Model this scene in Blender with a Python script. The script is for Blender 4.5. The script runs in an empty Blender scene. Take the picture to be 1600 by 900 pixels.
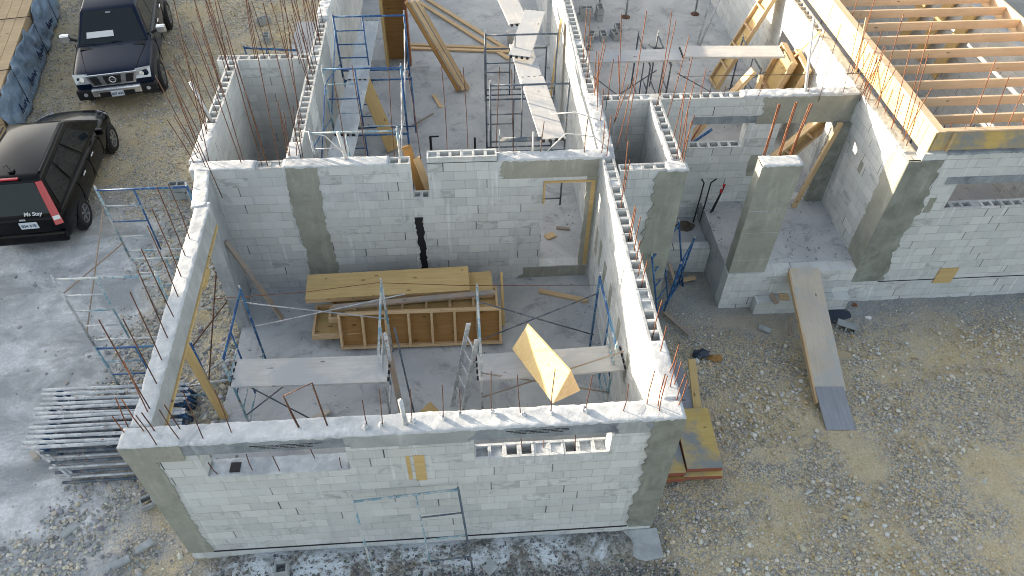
import bpy, bmesh, math, random
import numpy as np
from mathutils import Vector, Matrix

random.seed(7)
S = bpy.context.scene
COL = S.collection

# ------------------------------------------------------------ camera, sky, sun, exposure
cam_data = bpy.data.cameras.new('camera')
cam = bpy.data.objects.new('camera', cam_data)
COL.objects.link(cam)
yaw, pitch, roll = 0.0850660742, 0.809998065, 0.0191253676
fw = Vector((math.sin(yaw) * math.cos(pitch), math.cos(yaw) * math.cos(pitch), -math.sin(pitch)))
rt = Vector((math.cos(yaw), -math.sin(yaw), 0))
up = rt.cross(fw)
rt2 = rt * math.cos(roll) + up * math.sin(roll)
up2 = up * math.cos(roll) - rt * math.sin(roll)
M3 = Matrix((rt2, up2, -fw)).transposed()
cam.matrix_world = Matrix.Translation((4.3496, -5.1768, 10.9475)) @ M3.to_4x4()
cam_data.sensor_width = 36
cam_data.lens = 1165.558 / 1600 * 36
cam_data.clip_end = 1500
S.camera = cam

SUN_EL = math.radians(9.5)
SUN_AZ = math.radians(-30)          # the way the light travels, from +X towards -Y
travel = Vector((math.cos(SUN_EL) * math.cos(SUN_AZ), math.cos(SUN_EL) * math.sin(SUN_AZ), -math.sin(SUN_EL)))
W = bpy.data.worlds.new('World')
S.world = W
W.use_nodes = True
wt = W.node_tree
bg = wt.nodes['Background']
sky = wt.nodes.new('ShaderNodeTexSky')
sky.sky_type = 'NISHITA'
sky.sun_disc = False
sky.sun_elevation = SUN_EL
sky.sun_rotation = math.atan2(-travel.x, -travel.y)
sky.dust_density = 2.5
sky.ozone_density = 1.0
hs = wt.nodes.new('ShaderNodeHueSaturation')
hs.inputs['Saturation'].default_value = 0.50
wt.links.new(sky.outputs[0], hs.inputs['Color'])
wt.links.new(hs.outputs[0], bg.inputs['Color'])
bg.inputs['Strength'].default_value = 0.15
sd = bpy.data.lights.new('sun', 'SUN')
sd.energy = 5.0
sd.angle = math.radians(0.5)
sd.color = (1.0, 0.82, 0.60)
so = bpy.data.objects.new('sun', sd)
COL.objects.link(so)
so.rotation_euler = travel.to_track_quat('-Z', 'Y').to_euler()
so.location = (-30, 20, 20)
S.view_settings.view_transform = 'Standard'
S.view_settings.look = 'None'
S.view_settings.gamma = 1
S.view_settings.use_curve_mapping = False
S.view_settings.exposure = 1.74
S.cycles.filter_width = 1.0

# ------------------------------------------------------------ material helpers
class NT:
    def __init__(s, name):
        s.m = bpy.data.materials.new(name)
        s.m.use_nodes = True
        s.t = s.m.node_tree
        s.b = s.t.nodes['Principled BSDF']
        s.b.inputs['Roughness'].default_value = 0.85
        s.b.inputs['Specular IOR Level'].default_value = 0.3
    def n(s, typ, **kw):
        nd = s.t.nodes.new(typ)
        for k, v in kw.items():
            setattr(nd, k, v)
        return nd
    def put(s, sock, v):
        if v is None:
            return
        if hasattr(v, 'bl_idname') or isinstance(v, bpy.types.NodeSocket):
            s.t.links.new(v, sock)
        elif isinstance(v, (tuple, list)):
            if sock.type == 'RGBA' and len(v) == 3:
                v = (*v, 1)
            sock.default_value = v
        else:
            sock.default_value = v
    def ma(s, op, a, b=None, c=None, clamp=False):
        nd = s.n('ShaderNodeMath', operation=op, use_clamp=clamp)
        for i, v in enumerate((a, b, c)):
            s.put(nd.inputs[i], v)
        return nd.outputs[0]
    def pos(s):
        return s.n('ShaderNodeNewGeometry').outputs['Position']
    def obj(s):
        return s.n('ShaderNodeTexCoord').outputs['Object']
    def sep(s, v):
        nd = s.n('ShaderNodeSeparateXYZ')
        s.put(nd.inputs[0], v)
        return nd.outputs
    def comb(s, x, y, z):
        nd = s.n('ShaderNodeCombineXYZ')
        for i, v in enumerate((x, y, z)):
            s.put(nd.inputs[i], v)
        return nd.outputs[0]
    def mapv(s, v, scale=(1, 1, 1), loc=(0, 0, 0), rot=(0, 0, 0)):
        nd = s.n('ShaderNodeMapping')
        s.put(nd.inputs[0], v)
        nd.inputs['Scale'].default_value = scale
        nd.inputs['Location'].default_value = loc
        nd.inputs['Rotation'].default_value = rot
        return nd.outputs[0]
    def noise(s, v, scale, detail=4, rough=0.55, dist=0.0):
        nd = s.n('ShaderNodeTexNoise')
        s.put(nd.inputs['Vector'], v)
        nd.inputs['Scale'].default_value = scale
        nd.inputs['Detail'].default_value = detail
        nd.inputs['Roughness'].default_value = rough
        nd.inputs['Distortion'].default_value = dist
        return nd.outputs['Fac']
    def vor(s, v, scale, feature='F1'):
        nd = s.n('ShaderNodeTexVoronoi', feature=feature)
        s.put(nd.inputs['Vector'], v)
        nd.inputs['Scale'].default_value = scale
        return nd
    def white(s, v):
        nd = s.n('ShaderNodeTexWhiteNoise')
        s.put(nd.inputs['Vector'], v)
        return nd.outputs['Value']
    def ramp(s, f, lo, hi):
        nd = s.n('ShaderNodeMapRange')
        nd.clamp = True
        s.put(nd.inputs[0], f)
        nd.inputs[1].default_value = lo
        nd.inputs[2].default_value = hi
        return nd.outputs[0]
    def mix(s, f, a, b, blend='MIX'):
        nd = s.n('ShaderNodeMix', data_type='RGBA', blend_type=blend)
        s.put(nd.inputs[0], f)
        s.put(nd.inputs[6], a)
        s.put(nd.inputs[7], b)
        return nd.outputs[2]
    def bump(s, h, strength=0.3, dist=0.01):
        nd = s.n('ShaderNodeBump')
        nd.inputs['Strength'].default_value = strength
        nd.inputs['Distance'].default_value = dist
        s.put(nd.inputs['Height'], h)
        s.t.links.new(nd.outputs[0], s.b.inputs['Normal'])
    def done(s, col, rough=None, metal=None):
        s.put(s.b.inputs['Base Color'], col)
        s.put(s.b.inputs['Roughness'], rough)
        s.put(s.b.inputs['Metallic'], metal)
        return s.m

def mat_block():
    N = NT('concrete_block')
    g = N.n('ShaderNodeNewGeometry')
    p = g.outputs['Position']
    P = N.sep(p)
    nn = N.sep(g.outputs['True Normal'])
    usey = N.ma('GREATER_THAN', N.ma('ABSOLUTE', nn[0]), 0.6)
    u = N.ma('ADD', N.ma('MULTIPLY', P[1], usey), N.ma('MULTIPLY', P[0], N.ma('SUBTRACT', 1, usey)))
    wob = N.ma('MULTIPLY', N.ma('SUBTRACT', N.noise(p, 3, 2), 0.5), 0.018)
    wob2 = N.ma('MULTIPLY', N.ma('SUBTRACT', N.noise(p, 7, 2), 0.5), 0.014)
    zz = N.ma('ADD', N.ma('DIVIDE', N.ma('ADD', N.ma('ADD', P[2], wob), 20.04), 0.2), 0)
    row = N.ma('FLOOR', zz)
    rj = N.ma('MULTIPLY', N.white(N.comb(row, 3, 1)), 0.12)
    uu = N.ma('ADD', N.ma('ADD', N.ma('DIVIDE', N.ma('ADD', N.ma('ADD', u, wob2), 40), 0.4), N.ma('MULTIPLY', N.ma('MODULO', row, 2), 0.5)), rj)
    colm = N.ma('FLOOR', uu)
    fz = N.ma('MULTIPLY', N.ma('FRACT', zz), 0.2)
    fu = N.ma('MULTIPLY', N.ma('FRACT', uu), 0.4)
    dz = N.ma('MINIMUM', fz, N.ma('SUBTRACT', 0.2, fz))
    du = N.ma('MINIMUM', fu, N.ma('SUBTRACT', 0.4, fu))
    jz = N.ma('SUBTRACT', 1, N.ramp(dz, 0.003, 0.008))
    # vertical joint width differs from joint to joint; some are open and dark
    jid = N.white(N.comb(N.ma('FLOOR', N.ma('ADD', uu, 0.5)), row, usey))
    wide = N.ma('ADD', 0.0035, N.ma('MULTIPLY', N.ma('GREATER_THAN', jid, 0.90), 0.003))
    ju = N.ma('SUBTRACT', 1, N.ramp(N.ma('DIVIDE', du, wide), 0.8, 1.6))
    rnd = N.white(N.comb(colm, row, usey))
    base = N.mix(rnd, (0.48, 0.505, 0.51), (0.64, 0.66, 0.655))
    base = N.mix(N.ma('MULTIPLY', N.ma('GREATER_THAN', rnd, 0.88), 0.5), base, (0.45, 0.46, 0.45))
    fine = N.noise(p, 55, 5, 0.7)
    base = N.mix(N.ma('MULTIPLY', N.ramp(fine, 0.3, 0.75), 0.2), base, (0.36, 0.38, 0.385))
    # mortar smears and damp patches
    sm = N.ramp(N.noise(p, 1.7, 6, 0.68, 0.6), 0.50, 0.66)
    base = N.mix(N.ma('MULTIPLY', sm, 0.5), base, (0.60, 0.635, 0.65))
    stv = N.mapv(p, scale=(6.5, 6.5, 0.75))
    runs = N.ramp(N.noise(stv, 1.3, 5, 0.65), 0.56, 0.72)
    base = N.mix(N.ma('MULTIPLY', runs, 0.55), base, (0.38, 0.42, 0.44))
    drip = N.ramp(N.noise(N.mapv(p, scale=(9, 9, 0.55), loc=(4, 4, 0)), 1.2, 5, 0.6), 0.60, 0.70)
    base = N.mix(N.ma('MULTIPLY', drip, 0.7), base, (0.70, 0.73, 0.745))
    dk = N.ramp(N.noise(p, 2.6, 7, 0.74, 0.8), 0.575, 0.70)
    base = N.mix(N.ma('MULTIPLY', dk, 0.7), base, (0.27, 0.295, 0.305))
    # daubs of mortar pressed over joints
    daub = N.ma('MULTIPLY', N.ma('GREATER_THAN', N.white(N.comb(row, colm, 9)), 0.955), N.ramp(N.noise(N.mapv(p, scale=(1, 1, 2.2)), 5, 3, 0.6), 0.48, 0.60))
    base = N.mix(N.ma('MULTIPLY', daub, 0.55), base, (0.27, 0.285, 0.28))
    patch = N.ramp(N.noise(p, 2.3, 3, 0.5), 0.42, 0.62)
    jfade = N.ma('SUBTRACT', 1, N.ma('MULTIPLY', sm, 0.75))
    c = N.mix(N.ma('MULTIPLY', N.ma('MULTIPLY', jz, jfade), N.ma('ADD', 0.34, N.ma('MULTIPLY', patch, 0.45))), base, (0.27, 0.28, 0.285))
    op = N.ma('GREATER_THAN', jid, 0.90)
    vcol = N.mix(op, (0.27, 0.28, 0.28), (0.045, 0.05, 0.055))
    vfac = N.ma('MULTIPLY', ju, N.ma('ADD', N.ma('MULTIPLY', N.ma('ADD', 0.30, N.ma('MULTIPLY', patch, 0.4)), jfade), N.ma('MULTIPLY', op, 0.4)), clamp=True)
    c = N.mix(vfac, c, vcol)
    h = N.ma('SUBTRACT', N.ma('MULTIPLY', fine, 0.12), N.ma('MAXIMUM', jz, ju))
    h = N.ma('ADD', h, N.ma('MULTIPLY', rnd, 0.25))
    N.bump(h, 0.5, 0.006)
    return N.done(c, 0.92)

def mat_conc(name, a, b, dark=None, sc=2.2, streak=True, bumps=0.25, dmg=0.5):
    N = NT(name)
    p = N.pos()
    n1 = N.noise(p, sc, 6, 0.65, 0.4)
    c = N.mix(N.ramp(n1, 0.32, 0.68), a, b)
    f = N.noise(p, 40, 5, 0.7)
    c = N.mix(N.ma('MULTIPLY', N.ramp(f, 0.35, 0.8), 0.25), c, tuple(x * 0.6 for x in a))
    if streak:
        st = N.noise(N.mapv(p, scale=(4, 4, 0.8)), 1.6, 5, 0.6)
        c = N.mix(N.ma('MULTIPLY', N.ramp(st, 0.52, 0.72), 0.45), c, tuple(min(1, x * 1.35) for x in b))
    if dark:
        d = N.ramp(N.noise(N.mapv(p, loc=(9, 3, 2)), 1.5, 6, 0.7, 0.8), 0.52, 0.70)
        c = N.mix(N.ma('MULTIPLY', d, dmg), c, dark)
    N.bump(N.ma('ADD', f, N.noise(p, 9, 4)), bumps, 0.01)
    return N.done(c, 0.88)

def mat_floor():
    N = NT('slab_concrete')
    p = N.pos()
    n1 = N.noise(p, 0.9, 6, 0.62, 0.5)
    c = N.mix(N.ramp(n1, 0.35, 0.65), (0.36, 0.38, 0.40), (0.51, 0.53, 0.55))
    n2 = N.ramp(N.noise(N.mapv(p, loc=(3, 8, 0)), 1.8, 9, 0.76, 0.6), 0.53, 0.66)
    c = N.mix(N.ma('MULTIPLY', n2, 0.75), c, (0.19, 0.20, 0.22))
    n4 = N.ramp(N.noise(N.mapv(p, loc=(1, 5, 0)), 4.0, 5, 0.7, 0.6), 0.58, 0.70)
    c = N.mix(N.ma('MULTIPLY', n4, 0.4), c, (0.55, 0.57, 0.59))
    spl = N.vor(p, 7)
    sp = N.ma('MULTIPLY', N.ma('LESS_THAN', spl.outputs['Distance'], 0.055), N.ma('GREATER_THAN', N.noise(p, 2, 2), 0.5))
    c = N.mix(N.ma('MULTIPLY', sp, 0.5), c, (0.10, 0.105, 0.115))
    n3 = N.noise(p, 60, 4, 0.7)
    c = N.mix(N.ma('MULTIPLY', N.ramp(n3, 0.4, 0.8), 0.4), c, (0.16, 0.17, 0.18))
    N.bump(n3, 0.15, 0.004)
    return N.done(c, 0.8)

def mat_ply(name, a, b, grey=None, gfac=0.0, scl=1.0, gsc=1.6):
    N = NT(name)
    p = N.obj()
    info = N.n('ShaderNodeObjectInfo').outputs['Random']
    off = N.n('ShaderNodeVectorMath', operation='ADD')
    N.put(off.inputs[0], p)
    N.put(off.inputs[1], N.comb(N.ma('MULTIPLY', info, 7), N.ma('MULTIPLY', info, 13), 0))
    q = off.outputs[0]
    w = N.noise(N.mapv(q, scale=(1.0, 14, 14)), 1.5 * scl, 5, 0.6, 0.6)
    c = N.mix(N.ramp(w, 0.32, 0.68), a, b)
    c = N.mix(N.ma('MULTIPLY', N.ramp(N.noise(q, 1.4, 3), 0.4, 0.7), 0.4), c, tuple(x * 0.7 for x in a))
    kn = N.vor(N.mapv(q, scale=(2.2, 5, 5)), 1.0)
    k = N.ma('LESS_THAN', kn.outputs['Distance'], 0.10)
    c = N.mix(N.ma('MULTIPLY', k, 0.75), c, tuple(x * 0.22 for x in a))
    if grey:
        g = N.ramp(N.noise(q, gsc, 6, 0.65, 0.5), 0.5 - gfac * 0.3, 0.62 - gfac * 0.3)
        c = N.mix(N.ma('MULTIPLY', g, 0.92), c, grey)
    c = N.mix(N.ma('MULTIPLY', info, 0.25), c, tuple(x * 0.6 for x in b))
    N.bump(w, 0.15, 0.004)
    return N.done(c, 0.75)

def mat_metal_paint(name, paint, other, rust, share=0.5, metal=0.0, rough=0.5):
    N = NT(name)
    p = N.obj()
    info = N.n('ShaderNodeObjectInfo').outputs['Random']
    off = N.n('ShaderNodeVectorMath', operation='ADD')
    N.put(off.inputs[0], p)
    N.put(off.inputs[1], N.comb(N.ma('MULTIPLY', info, 37), N.ma('MULTIPLY', info, 5), 0))
    q = off.outputs[0]
    n1 = N.noise(q, 4.5, 5, 0.75, 0.4)
    c = N.mix(N.ramp(n1, share - 0.04, share + 0.04), paint, other)
    n2 = N.noise(q, 13, 4, 0.7)
    c = N.mix(N.ramp(n2, 0.60, 0.66), c, rust)
    N.bump(n1, 0.2, 0.003)
    return N.done(c, rough, metal)

def mat_plain(name, c, rough=0.6, metal=0.0, coat=0.0, spec=0.4, var=0.12):
    N = NT(name)
    p = N.obj()
    n1 = N.noise(p, 6, 4, 0.6)
    cc = N.mix(N.ma('MULTIPLY', n1, var * 2), c, tuple(x * 0.55 for x in c))
    N.b.inputs['Coat Weight'].default_value = coat
    N.b.inputs['Coat Roughness'].default_value = 0.04
    N.b.inputs['Specular IOR Level'].default_value = spec
    return N.done(cc, rough, metal)

def mat_carpaint(name, c, dust):
    N = NT(name)
    g = N.n('ShaderNodeNewGeometry')
    nz = N.sep(g.outputs['Normal'])[2]
    n1 = N.noise(N.obj(), 2.2, 6, 0.7)
    d = N.ma('MULTIPLY', N.ramp(nz, 0.2, 1.0), N.ma('MULTIPLY', N.ramp(n1, 0.3, 0.7), dust))
    cc = N.mix(d, c, (0.30, 0.29, 0.27))
    N.b.inputs['Coat Weight'].default_value = 0.3
    N.b.inputs['Coat Roughness'].default_value = 0.06
    N.b.inputs['Specular IOR Level'].default_value = 0.1
    return N.done(cc, N.ma('ADD', 0.22, N.ma('MULTIPLY', d, 0.5)), 0.0)

def mat_glass(name, c=(0.012, 0.018, 0.022), rough=0.05):
    N = NT(name)
    n1 = N.noise(N.obj(), 3, 4, 0.6)
    cc = N.mix(N.ma('MULTIPLY', n1, 0.2), c, (0.05, 0.06, 0.065))
    N.b.inputs['Specular IOR Level'].default_value = 0.35
    return N.done(cc, rough)

def mat_ground():
    N = NT('ground_soil')
    p = N.pos()
    P = N.sep(p)
    flat = N.comb(P[0], P[1], 0)
    big = N.noise(flat, 0.35, 5, 0.6, 0.5)
    mid = N.noise(flat, 1.3, 6, 0.65, 0.4)
    v1 = N.vor(flat, 26)
    v2 = N.vor(flat, 62)
    rnd1 = N.sep(v1.outputs['Color'])[0]
    rnd2 = N.sep(v2.outputs['Color'])[1]
    sand = N.mix(N.ramp(mid, 0.36, 0.62), (0.49, 0.365, 0.17), (0.58, 0.485, 0.31))
    ston = N.mix(rnd1, (0.26, 0.26, 0.24), (0.62, 0.60, 0.54))
    fin = N.mix(rnd2, (0.31, 0.26, 0.165), (0.70, 0.63, 0.48))
    c = N.mix(0.5, sand, fin)
    gm = N.ramp(N.noise(flat, 0.7, 5, 0.65, 0.5), 0.44, 0.56)
    show = N.ma('MULTIPLY', N.ma('GREATER_THAN', rnd1, 0.35), N.ma('ADD', 0.04, N.ma('MULTIPLY', gm, 0.9)))
    c = N.mix(show, c, ston)
    edge = N.ramp(v1.outputs['Distance'], 0.30, 0.52)
    c = N.mix(N.ma('MULTIPLY', N.ma('MULTIPLY', edge, show), 0.6), c, (0.10, 0.09, 0.07))
    # grey gravel next to the walls
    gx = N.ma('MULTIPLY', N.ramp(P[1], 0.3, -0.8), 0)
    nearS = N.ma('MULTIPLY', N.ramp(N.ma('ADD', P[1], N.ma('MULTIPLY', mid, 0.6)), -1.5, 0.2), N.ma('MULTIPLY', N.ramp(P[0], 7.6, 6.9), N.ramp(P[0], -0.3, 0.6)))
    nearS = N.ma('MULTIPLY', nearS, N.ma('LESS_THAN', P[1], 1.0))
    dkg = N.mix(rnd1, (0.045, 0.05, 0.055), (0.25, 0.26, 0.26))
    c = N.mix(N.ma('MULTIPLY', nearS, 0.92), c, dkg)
    # fresh grout spilled at the foot of the south wall
    sp = N.ma('MULTIPLY', N.ma('MULTIPLY', N.ramp(N.ma('ABSOLUTE', N.ma('ADD', P[1], 0.22)), 0.55, 0.12), N.ma('MULTIPLY', N.ramp(P[0], 6.7, 6.3), N.ramp(P[0], 0.1, 0.4))), N.ramp(N.noise(flat, 1.5, 6, 0.7, 0.8), 0.44, 0.56))
    c = N.mix(N.ma('MULTIPLY', sp, 0.9), c, (0.60, 0.66, 0.71))
    # darker blue grey strip towards the east house
    ne = N.ma('MULTIPLY', N.ramp(N.ma('ADD', P[1], N.ma('MULTIPLY', mid, 1.2)), 4.3, 5.6), N.ma('GREATER_THAN', P[0], 7.1))
    c = N.mix(N.ma('MULTIPLY', ne, 0.75), c, N.mix(mid, (0.12, 0.14, 0.16), (0.30, 0.33, 0.36)))
    # grey concrete dust road in the west
    lim = N.ma('SUBTRACT', N.ma('ADD', P[0], N.ma('MULTIPLY', N.ma('SUBTRACT', mid, 0.5), 1.6)), N.ma('MULTIPLY', N.ramp(P[1], 3, 0.5), 0.7))
    dw = N.ramp(lim, -1.5, -2.4)
    fy = N.ramp(N.ma('ADD', P[1], N.ma('MULTIPLY', N.ma('SUBTRACT', big, 0.5), 4)), 9.6, 7.6)
    dw = N.ma('MULTIPLY', dw, fy)
    dn = N.noise(N.mapv(flat, scale=(0.7, 1.1, 1), rot=(0, 0, 0.3)), 1.0, 8, 0.68, 0.5)
    dn2 = N.noise(flat, 18, 5, 0.75)
    dust = N.mix(N.ramp(dn, 0.40, 0.58), (0.32, 0.345, 0.37), (0.74, 0.765, 0.785))
    dust = N.mix(N.ma('MULTIPLY', N.ramp(dn2, 0.4, 0.75), 0.5), dust, (0.17, 0.19, 0.20))
    c = N.mix(N.ma('MULTIPLY', dw, 0.93), c, dust)
    dwc = N.ma('MULTIPLY', N.ramp(lim, -0.1, -1.3), N.ramp(P[1], 8.5, 7))
    c = N.mix(N.ma('MULTIPLY', N.ma('MULTIPLY', dwc, N.ramp(N.noise(flat, 2.1, 5, 0.6), 0.42, 0.6)), 0.55), c, (0.34, 0.36, 0.375))
    h = N.ma('ADD', N.ma('MULTIPLY', N.ma('SUBTRACT', 1, v1.outputs['Distance']), N.ma('SUBTRACT', 1, N.ma('MULTIPLY', dw, 0.9))), N.ma('MULTIPLY', dn2, 0.6))
    N.bump(h, 0.6, 0.03)
    return N.done(c, 0.95)

def mat_stone():
    N = NT('gravel_stone')
    at = N.n('ShaderNodeAttribute', attribute_name='Col')
    f = N.noise(N.pos(), 40, 3, 0.7)
    c = N.mix(N.ma('MULTIPLY', f, 0.4), at.outputs['Color'], (0.18, 0.17, 0.15))
    return N.done(c, 0.9)

def mat_wrap():
    N = NT('lumber_wrap')
    p = N.pos()
    n1 = N.noise(p, 2.2, 6, 0.65, 1.2)
    c = N.mix(N.ramp(n1, 0.35, 0.65), (0.15, 0.23, 0.33), (0.33, 0.42, 0.52))
    N.bump(N.noise(p, 5, 5, 0.6, 1.5), 0.8, 0.05)
    return N.done(c, 0.45)

M = dict(
    block=mat_block(),
    green=mat_conc('column_concrete', (0.26, 0.27, 0.235), (0.35, 0.355, 0.31), (0.17, 0.18, 0.155)),
    dkgreen=mat_conc('fresh_column_concrete', (0.17, 0.18, 0.157), (0.28, 0.295, 0.262), (0.42, 0.44, 0.43), sc=3.0, dmg=0.45),
    beam=mat_conc('beam_concrete', (0.34, 0.36, 0.365), (0.44, 0.46, 0.46), (0.24, 0.26, 0.26)),
    lintel=mat_conc('lintel_concrete', (0.20, 0.235, 0.265), (0.30, 0.335, 0.36), (0.05, 0.06, 0.08), sc=3, dmg=0.6),
    mortar=mat_conc('mortar_cap', (0.44, 0.47, 0.49), (0.62, 0.64, 0.655), (0.24, 0.27, 0.30), sc=6, streak=True, bumps=0.45, dmg=0.75),
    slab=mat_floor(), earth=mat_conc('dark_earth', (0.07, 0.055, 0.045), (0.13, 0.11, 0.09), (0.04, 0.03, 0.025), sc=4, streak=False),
    bitumen=mat_plain('bitumen', (0.015, 0.017, 0.022), 0.5),
    rust=mat_metal_paint('rusty_steel', (0.13, 0.062, 0.04), (0.08, 0.042, 0.03), (0.22, 0.11, 0.06), 0.5, 0.0, 0.8),
    orange=mat_metal_paint('orange_rust', (0.25, 0.10, 0.05), (0.15, 0.062, 0.035), (0.36, 0.20, 0.10), 0.5, 0.0, 0.8),
    whitepipe=mat_plain('white_conduit', (0.62, 0.62, 0.60), 0.5),
    bluep=mat_metal_paint('blue_scaffold_paint', (0.02, 0.075, 0.22), (0.06, 0.17, 0.30), (0.33, 0.35, 0.37), 0.52),
    palep=mat_metal_paint('worn_scaffold_paint', (0.16, 0.30, 0.38), (0.44, 0.47, 0.47), (0.20, 0.11, 0.07), 0.5),
    greyp=mat_metal_paint('dull_scaffold_steel', (0.07, 0.10, 0.14), (0.16, 0.18, 0.20), (0.22, 0.12, 0.08), 0.52),
    galv=mat_metal_paint('galvanised_steel', (0.52, 0.55, 0.57), (0.36, 0.39, 0.42), (0.22, 0.15, 0.11), 0.5, 0.15, 0.5),
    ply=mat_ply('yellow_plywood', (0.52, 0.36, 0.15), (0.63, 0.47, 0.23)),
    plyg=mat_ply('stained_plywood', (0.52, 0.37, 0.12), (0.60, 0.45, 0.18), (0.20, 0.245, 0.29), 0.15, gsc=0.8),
    rim=mat_ply('sun_paled_plywood', (0.62, 0.45, 0.20), (0.74, 0.58, 0.31)),  # paler copy of the plywood, sunlit wash put into its colour
    stud=mat_ply('pine_lumber', (0.52, 0.36, 0.20), (0.66, 0.50, 0.31)),
    pink=mat_ply('fresh_rafter_lumber', (0.64, 0.45, 0.28), (0.75, 0.56, 0.38)),
    brown=mat_ply('brown_plywood', (0.28, 0.15, 0.05), (0.38, 0.22, 0.08)),
    plankw=mat_ply('mortar_splashed_plank', (0.50, 0.52, 0.53), (0.66, 0.68, 0.68), (0.40, 0.43, 0.45), 0.15),
    plank=mat_ply('dusty_plank', (0.47, 0.465, 0.455), (0.60, 0.595, 0.58), (0.42, 0.44, 0.46), 0.2),
    oldwood=mat_ply('old_board', (0.30, 0.235, 0.18), (0.42, 0.34, 0.27), (0.26, 0.25, 0.24), 0.1),
    rampw=mat_ply('ramp_board', (0.48, 0.42, 0.34), (0.57, 0.51, 0.43), (0.40, 0.41, 0.40), 0.0, gsc=1.1),
    greyb=mat_ply('grey_board', (0.24, 0.25, 0.28), (0.32, 0.335, 0.37)),
    ground=mat_ground(), stone=mat_stone(), wrap=mat_wrap(),
    navy=mat_carpaint('navy_paint', (0.003, 0.009, 0.026), 0.0),
    black=mat_carpaint('black_paint', (0.002, 0.002, 0.003), 0.0),
    glass=mat_glass('car_glass'), rubber=mat_plain('rubber', (0.018, 0.018, 0.02), 0.8),
    chrome=mat_plain('chrome', (0.80, 0.81, 0.83), 0.22, 0.85, var=0.02),
    alloy=mat_plain('alloy', (0.45, 0.46, 0.48), 0.3, 0.9, var=0.05),
    lamp=mat_plain('lamp_lens', (0.55, 0.58, 0.60), 0.12, 0.2, 0.8),
    red=mat_plain('red_lens', (0.50, 0.01, 0.02), 0.2, 0.0, 0.7),
    dark=mat_plain('dark_plastic', (0.012, 0.012, 0.014), 0.6),
    white=mat_plain('white_paint', (0.72, 0.73, 0.72), 0.5),
    plate=mat_plain('licence_plate_white', (0.62, 0.68, 0.72), 0.5, var=0.03),
    ink=mat_plain('plate_lettering', (0.03, 0.05, 0.12), 0.6),
    redcap=mat_plain('red_cap', (0.45, 0.02, 0.03), 0.5),
    redpaint=mat_plain('red_edge_paint', (0.30, 0.10, 0.065), 0.7),
    render=mat_conc('grey_render', (0.30, 0.325, 0.335), (0.42, 0.445, 0.455), (0.20, 0.22, 0.235), sc=1.6),
    stucco=mat_conc('sun_blocker_stucco', (0.5, 0.47, 0.42), (0.6, 0.57, 0.52)),
    tarp=mat_plain('dark_tarp', (0.03, 0.045, 0.07), 0.5),
)

# ------------------------------------------------------------ object helpers
def prop(o, label=None, cat=None, group=None, kind=None):
    if label: o['label'] = label
    if cat: o['category'] = cat
    if group: o['group'] = group
    if kind: o['kind'] = kind
    return o

def thing(name, label, cat, loc=(0, 0, 0), rotz=0.0, group=None):
    o = bpy.data.objects.new(name, None)
    o.empty_display_size = 0.2
    COL.objects.link(o)
    o.location = loc
    o.rotation_euler = (0, 0, rotz)
    return prop(o, label, cat, group)

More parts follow.
